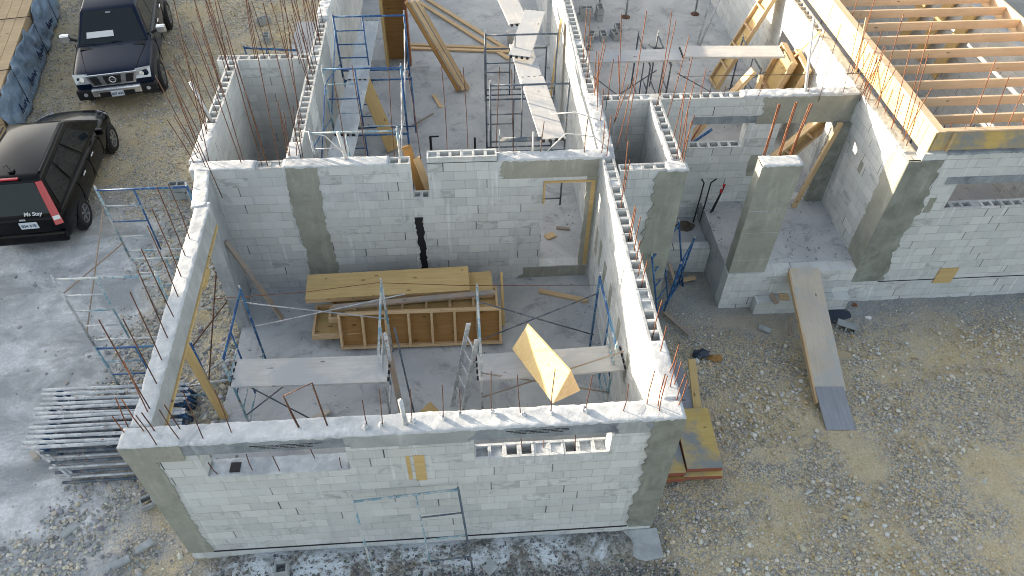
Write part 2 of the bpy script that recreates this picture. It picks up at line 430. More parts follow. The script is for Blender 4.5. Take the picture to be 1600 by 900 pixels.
class MB:
    def __init__(s):
        s.v, s.f, s.mi = [], [], []
    def add(s, vs, fs, mi=0):
        k = len(s.v)
        s.v += [tuple(v) for v in vs]
        s.f += [tuple(i + k for i in f) for f in fs]
        s.mi += [mi] * len(fs)
        return s
    def box(s, x0, x1, y0, y1, z0, z1, mi=0):
        v = [(x, y, z) for z in (z0, z1) for y in (y0, y1) for x in (x0, x1)]
        return s.add(v, [(0, 2, 3, 1), (4, 5, 7, 6), (0, 1, 5, 4), (2, 6, 7, 3), (0, 4, 6, 2), (1, 3, 7, 5)], mi)
    def beam(s, p, q, w, h, upv=(0, 0, 1), mi=0):
        p, q = Vector(p), Vector(q)
        d = (q - p).normalized()
        u = Vector(upv)
        if abs(d.dot(u)) > 0.98: u = Vector((1, 0, 0))
        a = d.cross(u).normalized()
        b = a.cross(d).normalized()
        v = []
        for c in (p, q):
            for (i, j) in ((-1, -1), (1, -1), (1, 1), (-1, 1)):
                v.append(c + a * (i * w / 2) + b * (j * h / 2))
        return s.add(v, [(3, 2, 1, 0), (4, 5, 6, 7), (0, 1, 5, 4), (1, 2, 6, 5), (2, 3, 7, 6), (3, 0, 4, 7)], mi)
    def tube(s, pts, r, n=7, mi=0):
        pts = [Vector(p) for p in pts]
        k = len(s.v)
        ref = None
        for i, p in enumerate(pts):
            d = (pts[min(i + 1, len(pts) - 1)] - pts[max(i - 1, 0)]).normalized()
            u = Vector((0, 0, 1)) if abs(d.z) < 0.9 else Vector((1, 0, 0))
            a = d.cross(u).normalized()
            if ref is not None and a.dot(ref) < 0: a = -a
            ref = a
            b = a.cross(d)
            for j in range(n):
                t = 2 * math.pi * j / n
                s.v.append(tuple(p + (a * math.cos(t) + b * math.sin(t)) * r))
        m = len(pts)
        for i in range(m - 1):
            for j in range(n):
                s.f.append((k + i * n + j, k + i * n + (j + 1) % n, k + (i + 1) * n + (j + 1) % n, k + (i + 1) * n + j))
                s.mi.append(mi)
        s.f.append(tuple(k + j for j in range(n))); s.mi.append(mi)
        s.f.append(tuple(k + (m - 1) * n + j for j in reversed(range(n)))); s.mi.append(mi)
        return s
    def slabq(s, quad, th, mi=0):
        """a plate: four corner points and a thickness along the normal (downwards if th > 0)"""
        q = [Vector(c) for c in quad]
        n = (q[1] - q[0]).cross(q[3] - q[0]).normalized()
        v = q + [c - n * th for c in q]
        return s.add(v, [(0, 1, 2, 3), (7, 6, 5, 4), (0, 4, 5, 1), (1, 5, 6, 2), (2, 6, 7, 3), (3, 7, 4, 0)], mi)
    def obj(s, name, mats, parent=None, smooth=False, bevel=0, label=None):
        me = bpy.data.meshes.new(name)
        me.from_pydata(s.v, [], s.f)
        if not isinstance(mats, (list, tuple)): mats = [mats]
        for m in mats: me.materials.append(m)
        if any(s.mi): me.polygons.foreach_set('material_index', s.mi)
        if smooth: me.polygons.foreach_set('use_smooth', [True] * len(s.f))
        bm = bmesh.new(); bm.from_mesh(me)
        bmesh.ops.recalc_face_normals(bm, faces=bm.faces)
        bm.to_mesh(me); bm.free()
        o = bpy.data.objects.new(name, me)
        COL.objects.link(o)
        if parent is not None:
            o.parent = parent
        if bevel:
            b = o.modifiers.new('bevel', 'BEVEL')
            b.width = bevel; b.segments = 2; b.limit_method = 'ANGLE'
        if label: o['label'] = label
        return o

def copy_thing(root, loc, rotz, label, group=None):
    def cp(o, par):
        c = o.copy()
        COL.objects.link(c)
        if par is not None:
            c.parent = par
            c.matrix_parent_inverse = o.matrix_parent_inverse
        for ch in list(o.children):
            cp(ch, c)
        return c
    c = cp(root, None)
    c.location = loc
    c.rotation_euler = (0, 0, rotz)
    c.scale = (1, 1, 1)
    c['label'] = label
    if group: c['group'] = group
    return c

def rj(a): return random.uniform(-a, a)
def local(origin, L):
    """points in world space made relative to an unrotated thing at origin"""
    o = Vector(origin)
    return [Vector(p) - o for p in L]

# ------------------------------------------------------------ walls
TOP = 2.96

class Wall:
    """a block wall along x ('x') or y ('y'); s runs along it, t across it"""
    def __init__(s, name, axis, s0, s1, t0, t1, z0, z1, label, opens=(), hollow=(), cat='wall', group='block walls of the unfinished house', material='block'):
        s.axis, s.t0, s.t1, s.s0, s.s1, s.z0, s.z1 = axis, t0, t1, s0, s1, z0, z1
        base = ((s0 + s1) / 2, (t0 + t1) / 2, z0) if axis == 'x' else ((t0 + t1) / 2, (s0 + s1) / 2, z0)
        s.o = base
        s.root = thing(name, label, cat, base, 0, group)
        # body: cells of a grid that are not inside an opening; only outer faces
        hs = [h for h in hollow]
        cuts = list(opens) + [(a, b, z1 - 0.2, z1 + 9) for a, b in hs]
        S_ = sorted({s0, s1, *[c for o in cuts for c in o[:2] if s0 < c < s1]})
        Z_ = sorted({z0, z1, *[c for o in cuts for c in o[2:] if z0 < c < z1]})
        occ = {}
        for i in range(len(S_) - 1):
            for k in range(len(Z_) - 1):
                cs, cz = (S_[i] + S_[i + 1]) / 2, (Z_[k] + Z_[k + 1]) / 2
                occ[i, k] = not any(a < cs < b and c < cz < d for a, b, c, d in cuts)
        mb = MB()
        def quad(L):
            mb.add([s.P(*q) for q in L], [(0, 1, 2, 3)])
        for (i, k), o in occ.items():
            if not o: continue
            a, b, c, d = S_[i], S_[i + 1], Z_[k], Z_[k + 1]
            quad([(a, t0, c), (b, t0, c), (b, t0, d), (a, t0, d)])
            quad([(a, t1, c), (a, t1, d), (b, t1, d), (b, t1, c)])
            if not occ.get((i - 1, k)): quad([(a, t0, c), (a, t0, d), (a, t1, d), (a, t1, c)])
            if not occ.get((i + 1, k)): quad([(b, t0, c), (b, t1, c), (b, t1, d), (b, t0, d)])
            if not occ.get((i, k - 1)): quad([(a, t0, c), (a, t1, c), (b, t1, c), (b, t0, c)])
            if not occ.get((i, k + 1)): quad([(a, t0, d), (b, t0, d), (b, t1, d), (a, t1, d)])
        s.mb = mb
        for a, b in hs:
            s.cells(max(a, s0), min(b, s1), z1)
        # weld so that normals agree
        s.body = mb.obj('masonry', M[material], s.root)
        bm = bmesh.new(); bm.from_mesh(s.body.data)
        bmesh.ops.remove_doubles(bm, verts=bm.verts, dist=0.0004)
        bmesh.ops.recalc_face_normals(bm, faces=bm.faces)
        bm.to_mesh(s.body.data); bm.free()
    def P(s, a, t, z):
        p = (a, t, z) if s.axis == 'x' else (t, a, z)
        return (p[0] - s.o[0], p[1] - s.o[1], p[2] - s.o[2])
    def bx(s, mb, a, b, t0, t1, z0, z1, mi=0, jit=0.0):
        v = [s.P(x + rj(jit), y + rj(jit), z + rj(jit)) for z in (z0, z1) for y in (t0, t1) for x in (a, b)]
        mb.add(v, [(0, 2, 3, 1), (4, 5, 7, 6), (0, 1, 5, 4), (2, 6, 7, 3), (0, 4, 6, 2), (1, 3, 7, 5)], mi)
    def cells(s, a, b, z1, mb=None, fill=0.18, hgt=0.2):
        """a course of hollow blocks laid with their cells open to the sky"""
        mb = mb or s.mb
        t0, t1 = s.t0, s.t1
        e = 0.038
        n = max(1, round((b - a) / 0.2))
        st = (b - a) / n
        zb = z1 - hgt
        for i in range(n):
            x0, x1 = a + i * st, a + (i + 1) * st
            j = rj(0.006)
            zt = z1 + rj(0.004)
            # two shells and two half webs per cell
            s.bx(mb, x0 + 0.001, x1 - 0.001, t0 + 0.001 * (i % 2), t0 + e + j, zb, zt)
            s.bx(mb, x0 + 0.001, x1 - 0.001, t1 - e - j, t1 - 0.001 * (i % 2), zb, zt)
            wv = 0.026 + rj(0.005)
            s.bx(mb, x0 + 0.001, x0 + wv, t0 + e + j, t1 - e - j, zb, zt - 0.004)
            s.bx(mb, x1 - wv, x1 - 0.001, t0 + e + j, t1 - e - j, zb, zt - 0.004)
            if random.random() < fill:
                s.bx(mb, x0 + wv, x1 - wv, t0 + e + j, t1 - e - j, zb, zt - random.choice((0.02, 0.05, 0.09)), 0, 0.006)
    def cap(s, a, b, z=None, mat='mortar', h=0.035, over=0.012, rough=0.006, t0=None, t1=None, name='mortar_cap'):
        """uneven mortar smeared over the top"""
        z = s.z1 if z is None else z
        T0 = s.t0 - over if t0 is None else t0
        T1 = s.t1 + over if t1 is None else t1
        n = max(3, int((b - a) / 0.045)); fr_ = [0, 0.035, 0.2, 0.4, 0.6, 0.8, 0.965, 1]; m = len(fr_) - 1
        mb = MB()
        V = []
        lob = random.uniform(0, 9)
        eo = [0.0, 0.0]
        for i in range(n + 1):
            eo = [e_ * 0.7 + rj(0.006) for e_ in eo]
            for j in range(m + 1):
                x = a + (b - a) * i / n; y = T0 + (T1 - T0) * fr_[j]
                edge = 1 if j in (0, m) else 0
                zz = z + h * 0.6 + rj(rough * 0.75) + 0.004 * math.sin(x * 5 + lob) - edge * random.uniform(0.002, 0.010)
                y += eo[0] * (1 - fr_[j]) + eo[1] * fr_[j]
                V.append(s.P(x + rj(0.008) * (0 < i < n), y, zz))
        k = len(V)
        for i in range(n + 1):
            for j in (0, m):
                V.append(s.P(a + (b - a) * i / n, (T0, T1)[j == m] + rj(0.003), z - 0.018 + rj(0.016)))
        F = [(i * (m + 1) + j, (i + 1) * (m + 1) + j, (i + 1) * (m + 1) + j + 1, i * (m + 1) + j + 1) for i in range(n) for j in range(m)]
        for i in range(n):
            F.append((k + 2 * i, k + 2 * i + 2, (i + 1) * (m + 1), i * (m + 1)))
            F.append((k + 2 * i + 1, i * (m + 1) + m, (i + 1) * (m + 1) + m, k + 2 * i + 3))
        F.append(tuple([k] + list(range(0, m + 1)) + [k + 1]))
        F.append(tuple([k + 2 * n] + [n * (m + 1) + j for j in range(m + 1)] + [k + 2 * n + 1]))
        return mb.add(V, F).obj(name, M[mat], s.root, smooth=True)
    def patch(s, a, b, za, zb, side, mat, name, rag=0.05, proud=0.006, label=None, tooth=0.2, ragl=None, ragr=None, depth=0.03):
        """cast concrete standing slightly proud, its edges keyed into the blocks"""
        ragl = rag if ragl is None else ragl
        ragr = rag if ragr is None else ragr
        t = s.t0 - proud if side < 0 else s.t1 + proud
        ti = s.t0 + depth if side < 0 else s.t1 - depth
        zs = [za]
        while zs[-1] < zb - 0.07:
            zs.append(min(zb, zs[-1] + tooth * random.uniform(0.08, 0.42)))
        zs[-1] = zb
        ol, orr = 0, 0
        L, R = [], []
        for i, z in enumerate(zs):
            row = int((z + 20.04) / 0.2) % 2
            ol = 0.45 * ol + rj(ragl * 0.6); orr = 0.45 * orr + rj(ragr * 0.6)
            L.append((a + ol + ragl * 0.5 * math.sin(z * 3.1 + a * 9), z))
            R.append((b + orr + ragr * 0.5 * math.sin(z * 2.7 + b * 7), z))
        mb = MB()
        n = len(zs)
        V = [s.P(x, t, z) for x, z in L] + [s.P(x, t, z) for x, z in R] + [s.P(x, ti, z) for x, z in L] + [s.P(x, ti, z) for x, z in R]
        F = []
        for i in range(n - 1):
            F += [(i, i + 1, n + i + 1, n + i), (i, 2 * n + i, 2 * n + i + 1, i + 1), (n + i, n + i + 1, 3 * n + i + 1, 3 * n + i)]
        F += [(0, n, 3 * n, 2 * n), (n - 1, 3 * n - 1, 4 * n - 1, 2 * n - 1)]
        return mb.add(V, F).obj(name, M[mat], s.root, label=label)
    def block(s, a, b, t0, t1, z0, z1, mat, name, label=None, bevel=0, jit=0.0):
        mb = MB(); s.bx(mb, a, b, t0, t1, z0, z1, 0, jit)
        return mb.obj(name, M[mat], s.root, bevel=bevel, label=label)
    def bars(s, L, mat='rust', r=0.0065, name='rebar'):
        for b in L:
            m = mat
            B = Vector(b[:3]) - Vector(s.o); T = Vector(b[3:6]) - Vector(s.o)
            B.z -= 0.12
            mid = (B + T) / 2 + Vector((rj(0.015), rj(0.015), 0))
            MB().tube([B, mid, T], r, 6).obj(name, M[m], s.root, smooth=True)

BARS = {
    'west': [(0.08, 3.74, 2.96, 0.09, 3.75, 4.06), (0.09, 3.36, 2.96, 0.1, 3.36, 4.31), (0.11, 2.92, 2.96, 0.12, 2.92, 4.28), (0.15, 2.5, 2.96, 0.17, 2.51, 4.33), (0.17, 2.11, 2.96, 0.17, 2.11, 4.29), (0.16, 1.73, 2.96, 0.2, 1.75, 4.26), (0.17, 1.33, 2.96, 0.21, 1.35, 4.28), (0.19, 0.94, 2.96, 0.21, 0.95, 4.24), (0.19, 0.55, 2.96, 0.2, 0.56, 4.67), (0.17, 0.5, 2.96, 0.22, 0.54, 3.96), (-0.04, 0.32, 2.96, 0.01, 0.36, 3.5), (0.2, 0.22, 2.96, 0.18, 0.2, 3.67), (-0.04, 0.22, 2.96, -0.05, 0.21, 3.33), (0.32, 0.22, 2.96, 0.3, 0.21, 3.36), (0.63, 0.22, 2.96, 0.61, 0.2, 3.5)],
    'south': [(0.47, 0.01, 2.96, 0.45, -0.0, 3.62), (0.73, 0.08, 2.96, 0.7, 0.06, 3.62), (1.01, 0.06, 2.96, 1.05, 0.09, 3.91), (1.34, 0.13, 2.96, 1.37, 0.15, 3.84), (2.17, 0.16, 2.96, 2.12, 0.14, 3.67), (2.52, 0.16, 2.96, 2.49, 0.15, 3.82), (3.02, 0.11, 2.96, 3.03, 0.11, 3.54), (3.2, 0.12, 2.96, 3.25, 0.13, 3.71), (3.57, 0.16, 2.96, 3.61, 0.17, 3.63), (3.96, 0.17, 2.96, 3.99, 0.17, 3.67), (4.17, 0.21, 2.96, 4.19, 0.21, 3.51), (4.58, 0.23, 2.96, 4.58, 0.23, 3.82), (4.96, 0.17, 2.96, 4.89, 0.18, 3.79), (5.34, 0.18, 2.96, 5.34, 0.18, 3.87), (5.77, 0.19, 2.96, 5.8, 0.18, 3.71), (6.26, 0.15, 2.96, 6.26, 0.15, 3.55), (6.59, 0.23, 2.96, 6.58, 0.23, 3.67), (6.73, 0.19, 2.96, 6.71, 0.2, 3.63), (6.73, 0.12, 2.96, 6.71, 0.13, 3.69), (6.99, 0.27, 2.96, 7.0, 0.27, 3.52), (6.99, 0.2, 2.96, 7.01, 0.19, 3.5), (6.95, 0.48, 2.96, 6.94, 0.49, 3.51), (7.01, 0.53, 2.96, 7.02, 0.52, 3.45)],
    'south_sill': [(0.99, 0.05, 2.2, 0.95, 0.02, 2.48), (1.42, 0.07, 2.2, 1.43, 0.08, 2.53), (1.78, 0.04, 2.2, 1.77, 0.03, 2.53), (2.22, 0.2, 2.2, 2.2, 0.19, 2.5), (2.58, 0.04, 2.2, 2.59, 0.04, 2.39), (4.97, 0.18, 2.2, 4.96, 0.18, 2.44), (5.28, 0.16, 2.2, 5.27, 0.16, 2.34), (5.7, 0.14, 2.2, 5.68, 0.15, 2.5)],
    'east': [(6.98, 0.72, 2.96, 7.01, 0.71, 3.55), (6.92, 1.42, 2.96, 6.93, 1.42, 3.62), (6.94, 1.08, 2.96, 6.94, 1.08, 3.49), (6.94, 3.44, 2.96, 6.95, 3.44, 3.58), (6.95, 3.38, 2.96, 6.95, 3.38, 3.58), (6.96, 3.1, 2.96, 6.96, 3.1, 3.64), (6.95, 2.87, 2.96, 6.95, 2.87, 3.38), (6.95, 2.4, 2.96, 6.96, 2.4, 3.42), (6.92, 2.58, 2.96, 6.93, 2.58, 3.39), (6.93, 4.13, 2.96, 6.88, 4.14, 4.27), (7.04, 4.52, 2.96, 7.06, 4.52, 3.63)],
    'north': [(-0.1, 5.8, 2.96, 0.21, 5.92, 6.36), (0.52, 5.73, 2.96, 0.52, 5.73, 5.87), (0.9, 5.75, 2.96, 0.85, 5.73, 5.86), (1.5, 5.81, 2.96, 1.48, 5.8, 5.78), (1.24, 5.91, 2.96, 1.31, 5.93, 4.05), (1.28, 5.82, 2.96, 1.33, 5.83, 3.93), (1.31, 5.76, 2.96, 1.4, 5.78, 3.9), (1.41, 5.81, 2.96, 1.56, 5.85, 3.97), (1.51, 5.9, 2.96, 1.58, 5.92, 3.74), (2.65, 5.75, 2.96, 2.65, 5.75, 4.75), (2.29, 5.88, 2.96, 2.3, 5.88, 4.38), (3.14, 5.78, 2.96, 3.22, 5.79, 4.67), (3.6, 5.79, 2.96, 3.52, 5.78, 4.6), (4.08, 5.82, 2.96, 4.07, 5.82, 4.72), (4.45, 5.84, 2.96, 4.42, 5.84, 4.61), (4.94, 5.76, 2.96, 5.01, 5.76, 4.64), (5.27, 5.66, 2.96, 5.2, 5.67, 4.65), (5.74, 5.71, 2.96, 5.78, 5.71, 3.61), (6.53, 5.63, 2.96, 6.52, 5.63, 3.7)],
    'bathwest': [(-0.26, 7.75, 2.96, -0.35, 7.72, 4.54), (-0.23, 7.3, 2.96, -0.4, 7.23, 4.47), (-0.29, 6.99, 2.96, -0.52, 6.9, 4.36), (-0.27, 6.68, 2.96, -0.44, 6.61, 4.42), (-0.3, 6.38, 2.96, -0.46, 6.31, 4.41), (-0.28, 6.0, 2.96, -0.5, 5.9, 4.56), (-0.27, 5.85, 2.96, -0.4, 5.79, 3.89), (-0.3, 5.72, 2.96, -0.47, 5.65, 3.9), (0.29, 4.89, 2.96, 0.15, 4.83, 5.26)],
    'bathnorth': [(-0.48, 9.38, 2.96, -0.53, 9.36, 4.18), (-0.38, 9.27, 2.96, -0.43, 9.25, 4.23), (0.15, 9.35, 2.96, 0.24, 9.37, 4.16), (0.2, 9.29, 2.96, 0.28, 9.31, 4.18), (1.05, 9.2, 2.96, 0.97, 9.18, 4.23), (1.15, 9.25, 2.96, 1.13, 9.25, 4.2)],
    'batheast': [(1.33, 8.73, 2.96, 1.34, 8.73, 4.44), (1.29, 9.37, 2.96, 1.33, 9.38, 4.13), (1.21, 10.63, 2.96, 1.24, 10.64, 3.54), (1.39, 6.9, 2.96, 1.4, 6.9, 4.66), (1.39, 10.05, 2.96, 1.21, 10.01, 4.1), (1.36, 7.78, 2.96, 1.59, 7.83, 4.13), (1.43, 6.39, 2.96, 1.6, 6.43, 4.87)],
    'shaft': [(7.0, 7.49, 2.96, 6.93, 7.5, 3.91), (7.03, 7.38, 2.96, 6.96, 7.39, 3.84), (7.25, 7.48, 2.96, 7.27, 7.48, 3.76), (7.25, 6.71, 2.96, 7.35, 6.68, 4.14), (7.37, 6.14, 2.96, 7.4, 6.13, 5.36), (8.28, 7.43, 2.96, 8.22, 7.45, 4.7), (8.13, 7.1, 2.96, 8.21, 7.08, 4.71), (7.48, 7.47, 2.96, 7.32, 7.51, 4.63), (8.28, 6.76, 2.96, 8.38, 6.72, 4.6), (8.23, 6.03, 2.96, 8.27, 6.02, 4.59), (8.28, 5.73, 2.96, 8.29, 5.73, 4.3), (9.09, 7.39, 2.96, 9.07, 7.4, 3.56), (7.17, 5.89, 2.96, 7.28, 5.86, 4.34), (7.51, 7.54, 2.96, 7.37, 7.57, 3.78), (8.17, 5.45, 2.96, 8.08, 5.48, 4.18), (8.19, 5.35, 2.96, 8.27, 5.32, 3.91), (8.24, 5.35, 2.96, 8.15, 5.38, 4.0), (7.28, 6.77, 2.96, 7.43, 6.73, 3.66), (6.91, 5.52, 2.96, 6.9, 5.52, 3.82), (6.83, 5.62, 2.96, 6.82, 5.62, 3.63), (8.24, 5.26, 2.96, 8.22, 5.27, 3.82)],
    'porch_back': [(9.25, 7.38, 2.96, 9.25, 7.38, 3.24), (9.52, 7.37, 2.96, 9.53, 7.37, 3.17), (10.18, 7.31, 2.96, 10.27, 7.27, 3.42), (11.46, 7.27, 2.96, 11.39, 7.31, 4.45), (11.23, 7.35, 2.96, 11.16, 7.39, 4.32), (11.96, 7.34, 2.96, 11.77, 7.45, 4.58)],
    'pillar': [(9.79, 5.54, 2.96, 9.78, 5.54, 3.94), (9.82, 5.53, 2.96, 9.81, 5.54, 3.93), (10.07, 5.52, 2.96, 10.06, 5.52, 3.97), (10.1, 5.52, 2.96, 10.09, 5.53, 3.97), (10.29, 5.53, 2.96, 10.32, 5.51, 3.94), (10.33, 5.55, 2.96, 10.37, 5.53, 3.93)],
    'wingwest': [(12.79, 8.69, 2.96, 12.71, 8.74, 4.2), (12.83, 9.52, 2.96, 12.81, 9.53, 3.82), (12.32, 7.7, 2.96, 12.38, 7.67, 3.64), (12.27, 7.23, 2.96, 12.35, 7.18, 4.02), (12.31, 7.11, 2.96, 12.27, 7.14, 4.08), (12.33, 7.23, 2.96, 12.29, 7.25, 3.85), (12.35, 7.46, 2.96, 12.33, 7.47, 3.79), (12.31, 7.0, 2.96, 12.25, 7.04, 3.9), (12.42, 6.77, 2.96, 12.23, 6.89, 4.83), (12.53, 5.91, 2.96, 12.27, 6.09, 5.07), (12.44, 6.12, 2.96, 12.21, 6.28, 4.57), (12.55, 5.81, 2.96, 12.35, 5.95, 4.57), (12.47, 6.55, 2.96, 12.43, 6.58, 3.5), (12.65, 10.41, 2.96, 12.71, 10.38, 3.43), (12.91, 5.29, 2.96, 12.83, 5.36, 3.53), (12.99, 5.29, 2.96, 12.92, 5.34, 3.57), (12.81, 5.34, 2.96, 12.77, 5.37, 3.46), (12.77, 5.38, 2.96, 12.71, 5.43, 3.42), (12.7, 5.34, 2.96, 12.64, 5.39, 3.45)],
    'wingsouth': [(13.25, 5.21, 3.12, 13.1, 5.33, 4.81), (13.62, 5.19, 3.12, 13.48, 5.31, 4.49), (13.91, 5.17, 3.12, 13.82, 5.25, 4.27), (14.28, 5.19, 3.12, 14.17, 5.29, 3.66), (13.08, 5.18, 3.12, 13.08, 5.18, 3.64)],
}
g = BARS
_r = random.Random(21)
for key, n_, (xa, xb), (ya, yb), (ha, hb) in (('bathwest', 8, (-0.34, -0.24), (6.0, 9.1), (1.2, 1.9)), ('bathnorth', 7, (-0.5, 1.2), (9.26, 9.36), (1.1, 1.7)),
                                              ('batheast', 11, (1.32, 1.44), (6.6, 10.6), (1.1, 1.9)), ('north', 5, (-0.25, 1.6), (5.56, 5.68), (1.2, 2.6)),
                                              ('wingwest', 8, (12.36, 12.46), (5.5, 9.0), (0.6, 1.3)), ('shaft', 7, (6.92, 7.02), (5.8, 9.4), (0.7, 1.3))):
    for _ in range(n_):
        x_, y_, h_ = _r.uniform(xa, xb), _r.uniform(ya, yb), _r.uniform(ha, hb)
        g[key].append((x_, y_, TOP, x_ + _r.uniform(-0.14, 0.14), y_ + _r.uniform(-0.08, 0.08), TOP + h_))

# south wall of the near room
w = Wall('block_wall', 'x', 0.0, 7.05, 0.02, 0.25, -0.7, TOP - 0.26,
         'pale block wall nearest the camera with two long window openings and streaks of grout',
         opens=[(0.86, 2.70, 2.14, 2.70), (4.34, 6.14, 2.0, 2.70)])
w.block(0.0, 7.05, 0.0, 0.27, TOP - 0.262, TOP - 0.01, 'lintel', 'tie_beam', jit=0.004)
w.cap(0.0, 7.05, TOP - 0.012, t0=-0.01, t1=0.285, h=0.03)
w.patch(-0.004, 0.33, -0.02, TOP - 0.26, -1, 'green', 'column', rag=0.03, ragl=0.0, proud=0.02)
w.patch(-0.006, 0.72, TOP - 0.36, TOP - 0.02, -1, 'green', 'column', rag=0.02, ragl=0.0, proud=0.035)
w.patch(6.66, 7.056, -0.02, TOP - 0.02, -1, 'dkgreen', 'column', rag=0.05, ragr=0.0, proud=0.03, label='dark fresh concrete column')
w.patch(2.72, 4.32, TOP - 0.30, TOP - 0.03, -1, 'render', 'grout_skim', rag=0.1, proud=0.024)
w.patch(6.16, 6.62, TOP - 0.30, TOP - 0.04, -1, 'render', 'grout_skim', rag=0.08, proud=0.022)
w.cap(0.875, 2.685, 2.14, h=0.02, name='window_sill')
mb = MB()
w.mb = mb
w.cells(4.34, 6.14, 2.20, mb, fill=0.7)
mb.obj('window_sill', M['mortar'], w.root)
w.block(1.13, 1.26, 0.05, 0.19, 2.145, 2.172, 'bitumen', 'cell_shade_patch')  # flat black plate stands for the shade inside an open cell
w.block(3.44, 3.49, 0.012, 0.06, 1.78, 2.38, 'ply', 'plywood_patch')
w.block(3.54, 3.68, 0.010, 0.06, 1.74, 2.38, 'ply', 'plywood_patch')
w.block(0.33, 6.66, 0.008, 0.05, -0.035, -0.015, 'bitumen', 'damp_course', jit=0.003)
mb = MB()
mb.add(local(w.o, [(6.62, 0.02, -0.16), (7.16, 0.02, -0.15), (7.20, -0.42, -0.25), (6.9, -0.46, -0.265), (6.62, -0.34, -0.255), (6.62, 0.02, -0.5), (7.16, 0.02, -0.5), (7.20, -0.44, -0.5), (6.85, -0.5, -0.5), (6.40, -0.34, -0.5)]),
       [(0, 1, 2, 3, 4), (0, 5, 6, 1), (1, 6, 7, 2), (2, 7, 8, 3), (3, 8, 9, 4), (4, 9, 5, 0)])
mb.obj('footing', M['render'], w.root, bevel=0.02)
w.bars([b for b in g['south'] if b[0] < 6.4]); w.bars([b for b in g['south'] if b[0] >= 6.4], 'orange', 0.0075)
w.bars(g['south_sill'])
mb = MB()
for b in g['south']:
    if 2.9 < b[0] < 6:
        for k in range(3):
            c = Vector(b[:3]) - Vector(w.o) + Vector((rj(0.03), rj(0.03), 0.03))
            r_ = random.uniform(0.03, 0.055)
            mb.add([c + Vector((x * r_, y * r_, z * r_ * 0.7)) for x, y, z in ((1, 0, 0), (0, 1, 0), (-1, 0, 0), (0, -1, 0), (0, 0, 1), (0, 0, -1))],
                   [(0, 1, 4), (1, 2, 4), (2, 3, 4), (3, 0, 4), (1, 0, 5), (2, 1, 5), (3, 2, 5), (0, 3, 5)])
mb.obj('mortar_lump', M['mortar'], w.root)
# scribbled lettering left on the lintels by the form boards
for x0, x1, zc in ((1.55, 2.35, 2.80), (4.75, 5.55, 2.83)):
    mb = MB()
    for row in range(3):
        x = x0 + 0.05 * row
        while x < x1 - 0.05 * row:
            wd = random.uniform(0.03, 0.11)
            zr = zc + 0.03 - row * 0.032
            w.bx(mb, x, x + wd, -0.004, 0.004, zr - 0.008, zr + 0.008 * random.random())
            x += wd + random.uniform(0.006, 0.02)
    mb.obj('stencil_mark', M['bitumen'], w.root)

# west opening: a beam over the wide door
w = Wall('concrete_beam', 'y', 0.27, 4.62, 0.03, 0.235, TOP - 0.42, TOP,
         'white topped concrete beam with tall rebars over the wide west opening', cat='beam', material='beam', group=None)
w.cap(0.285, 4.62, h=0.02, over=0.015)
w.bars([b for b in g['west'] if not (b[1] < 0.6 and b[5] < 4.1 and b[0] < 0.25)], 'rust', 0.0078)
w.bars([b for b in g['west'] if (b[1] < 0.6 and b[5] < 4.1 and b[0] < 0.25)], 'orange', 0.0075)
w.block(0.04, 4.60, 0.236, 0.262, TOP - 0.46, TOP - 0.42, 'ply', 'form_strip') if False else None
w.root.rotation_euler = (0, 0, math.radians(1.8))
bo = MB(); w.bx(bo, 0.6, 4.55, 0.20, 0.262, TOP - 0.47, TOP - 0.425); bo.obj('form_strip', M['ply'], w.root)
bo = MB(); w.bx(bo, 3.35, 3.75, 0.03, 0.20, TOP - 0.72, TOP - 0.425); bo.obj('plywood_gusset', M['ply'], w.root)

w = Wall('block_wall', 'y', 4.50, 5.62, -0.22, 0.0, -0.7, TOP,
         'short rendered pier of wall at the far end of the wide west opening', group=None, material='render')
w.cap(4.50, 5.62, h=0.02)
w.root.rotation_euler = (0, 0, math.radians(9)); w.root.location.x = -0.07

# east wall of the near room
w = Wall('block_wall', 'y', 0.25, 5.5, 6.82, 7.04, -0.7, TOP,
         'long side wall with open block cells on top, sunlit inside, right of the near room', hollow=[(1.25, 5.5)])
w.cap(0.29, 1.25, h=0.02)
w.bars(g['east'], 'orange', 0.008)
for y in (1.9, 2.7, 3.5, 4.1, 4.6, 5.0):
    w.patch(y, y + 0.17, 1.0 + 0.1 * (y % 1), 1.62 + 0.1 * (y % 1), -1, 'green', 'grout_skim', rag=0.03, proud=0.004)

# north wall of the near room
w = Wall('block_wall', 'x', -0.36, 7.06, 5.5, 5.72, -0.7, TOP,
         'block wall at the back of the near room with a doorway, a green column and a slot',
         opens=[(3.42, 3.72, 1.98, 9), (5.80, 6.76, 0.30, 2.48)], hollow=[(0.75, 1.22), (3.05, 3.42)])
w.cap(-0.36, 0.75); w.cap(1.22, 3.05); w.cap(4.96, 7.0, h=0.04, rough=0.012)
mb = MB(); w.cells(3.72, 4.95, TOP + 0.11, mb, 0.3, hgt=0.11); w.bx(mb, 3.721, 4.949, 5.5, 5.72, TOP - 0.012, TOP + 0.0005)
mb.obj('top_course', M['block'], w.root)
mb = MB(); w.cells(3.42, 3.72, 2.18, mb, 0.3); mb.obj('window_sill', M['block'], w.root)
w.patch(1.24, 1.78, 0.0, TOP, -1, 'green', 'column', rag=0.04, proud=0.012)
w.patch(5.05, 6.78, 2.56, TOP - 0.01, -1, 'green', 'tie_beam', rag=0.16, ragr=0, proud=0.010)
w.patch(6.6, 6.80, 0.3, 2.555, -1, 'green', 'column', rag=0.02, ragr=0, proud=0.008)
w.patch(3.42, 3.56, 0.35, 1.72, -1, 'bitumen', 'recess_panel', rag=0.03, proud=0.004, label='black coated vertical chase')  # flat black panel drawn in place of a recess
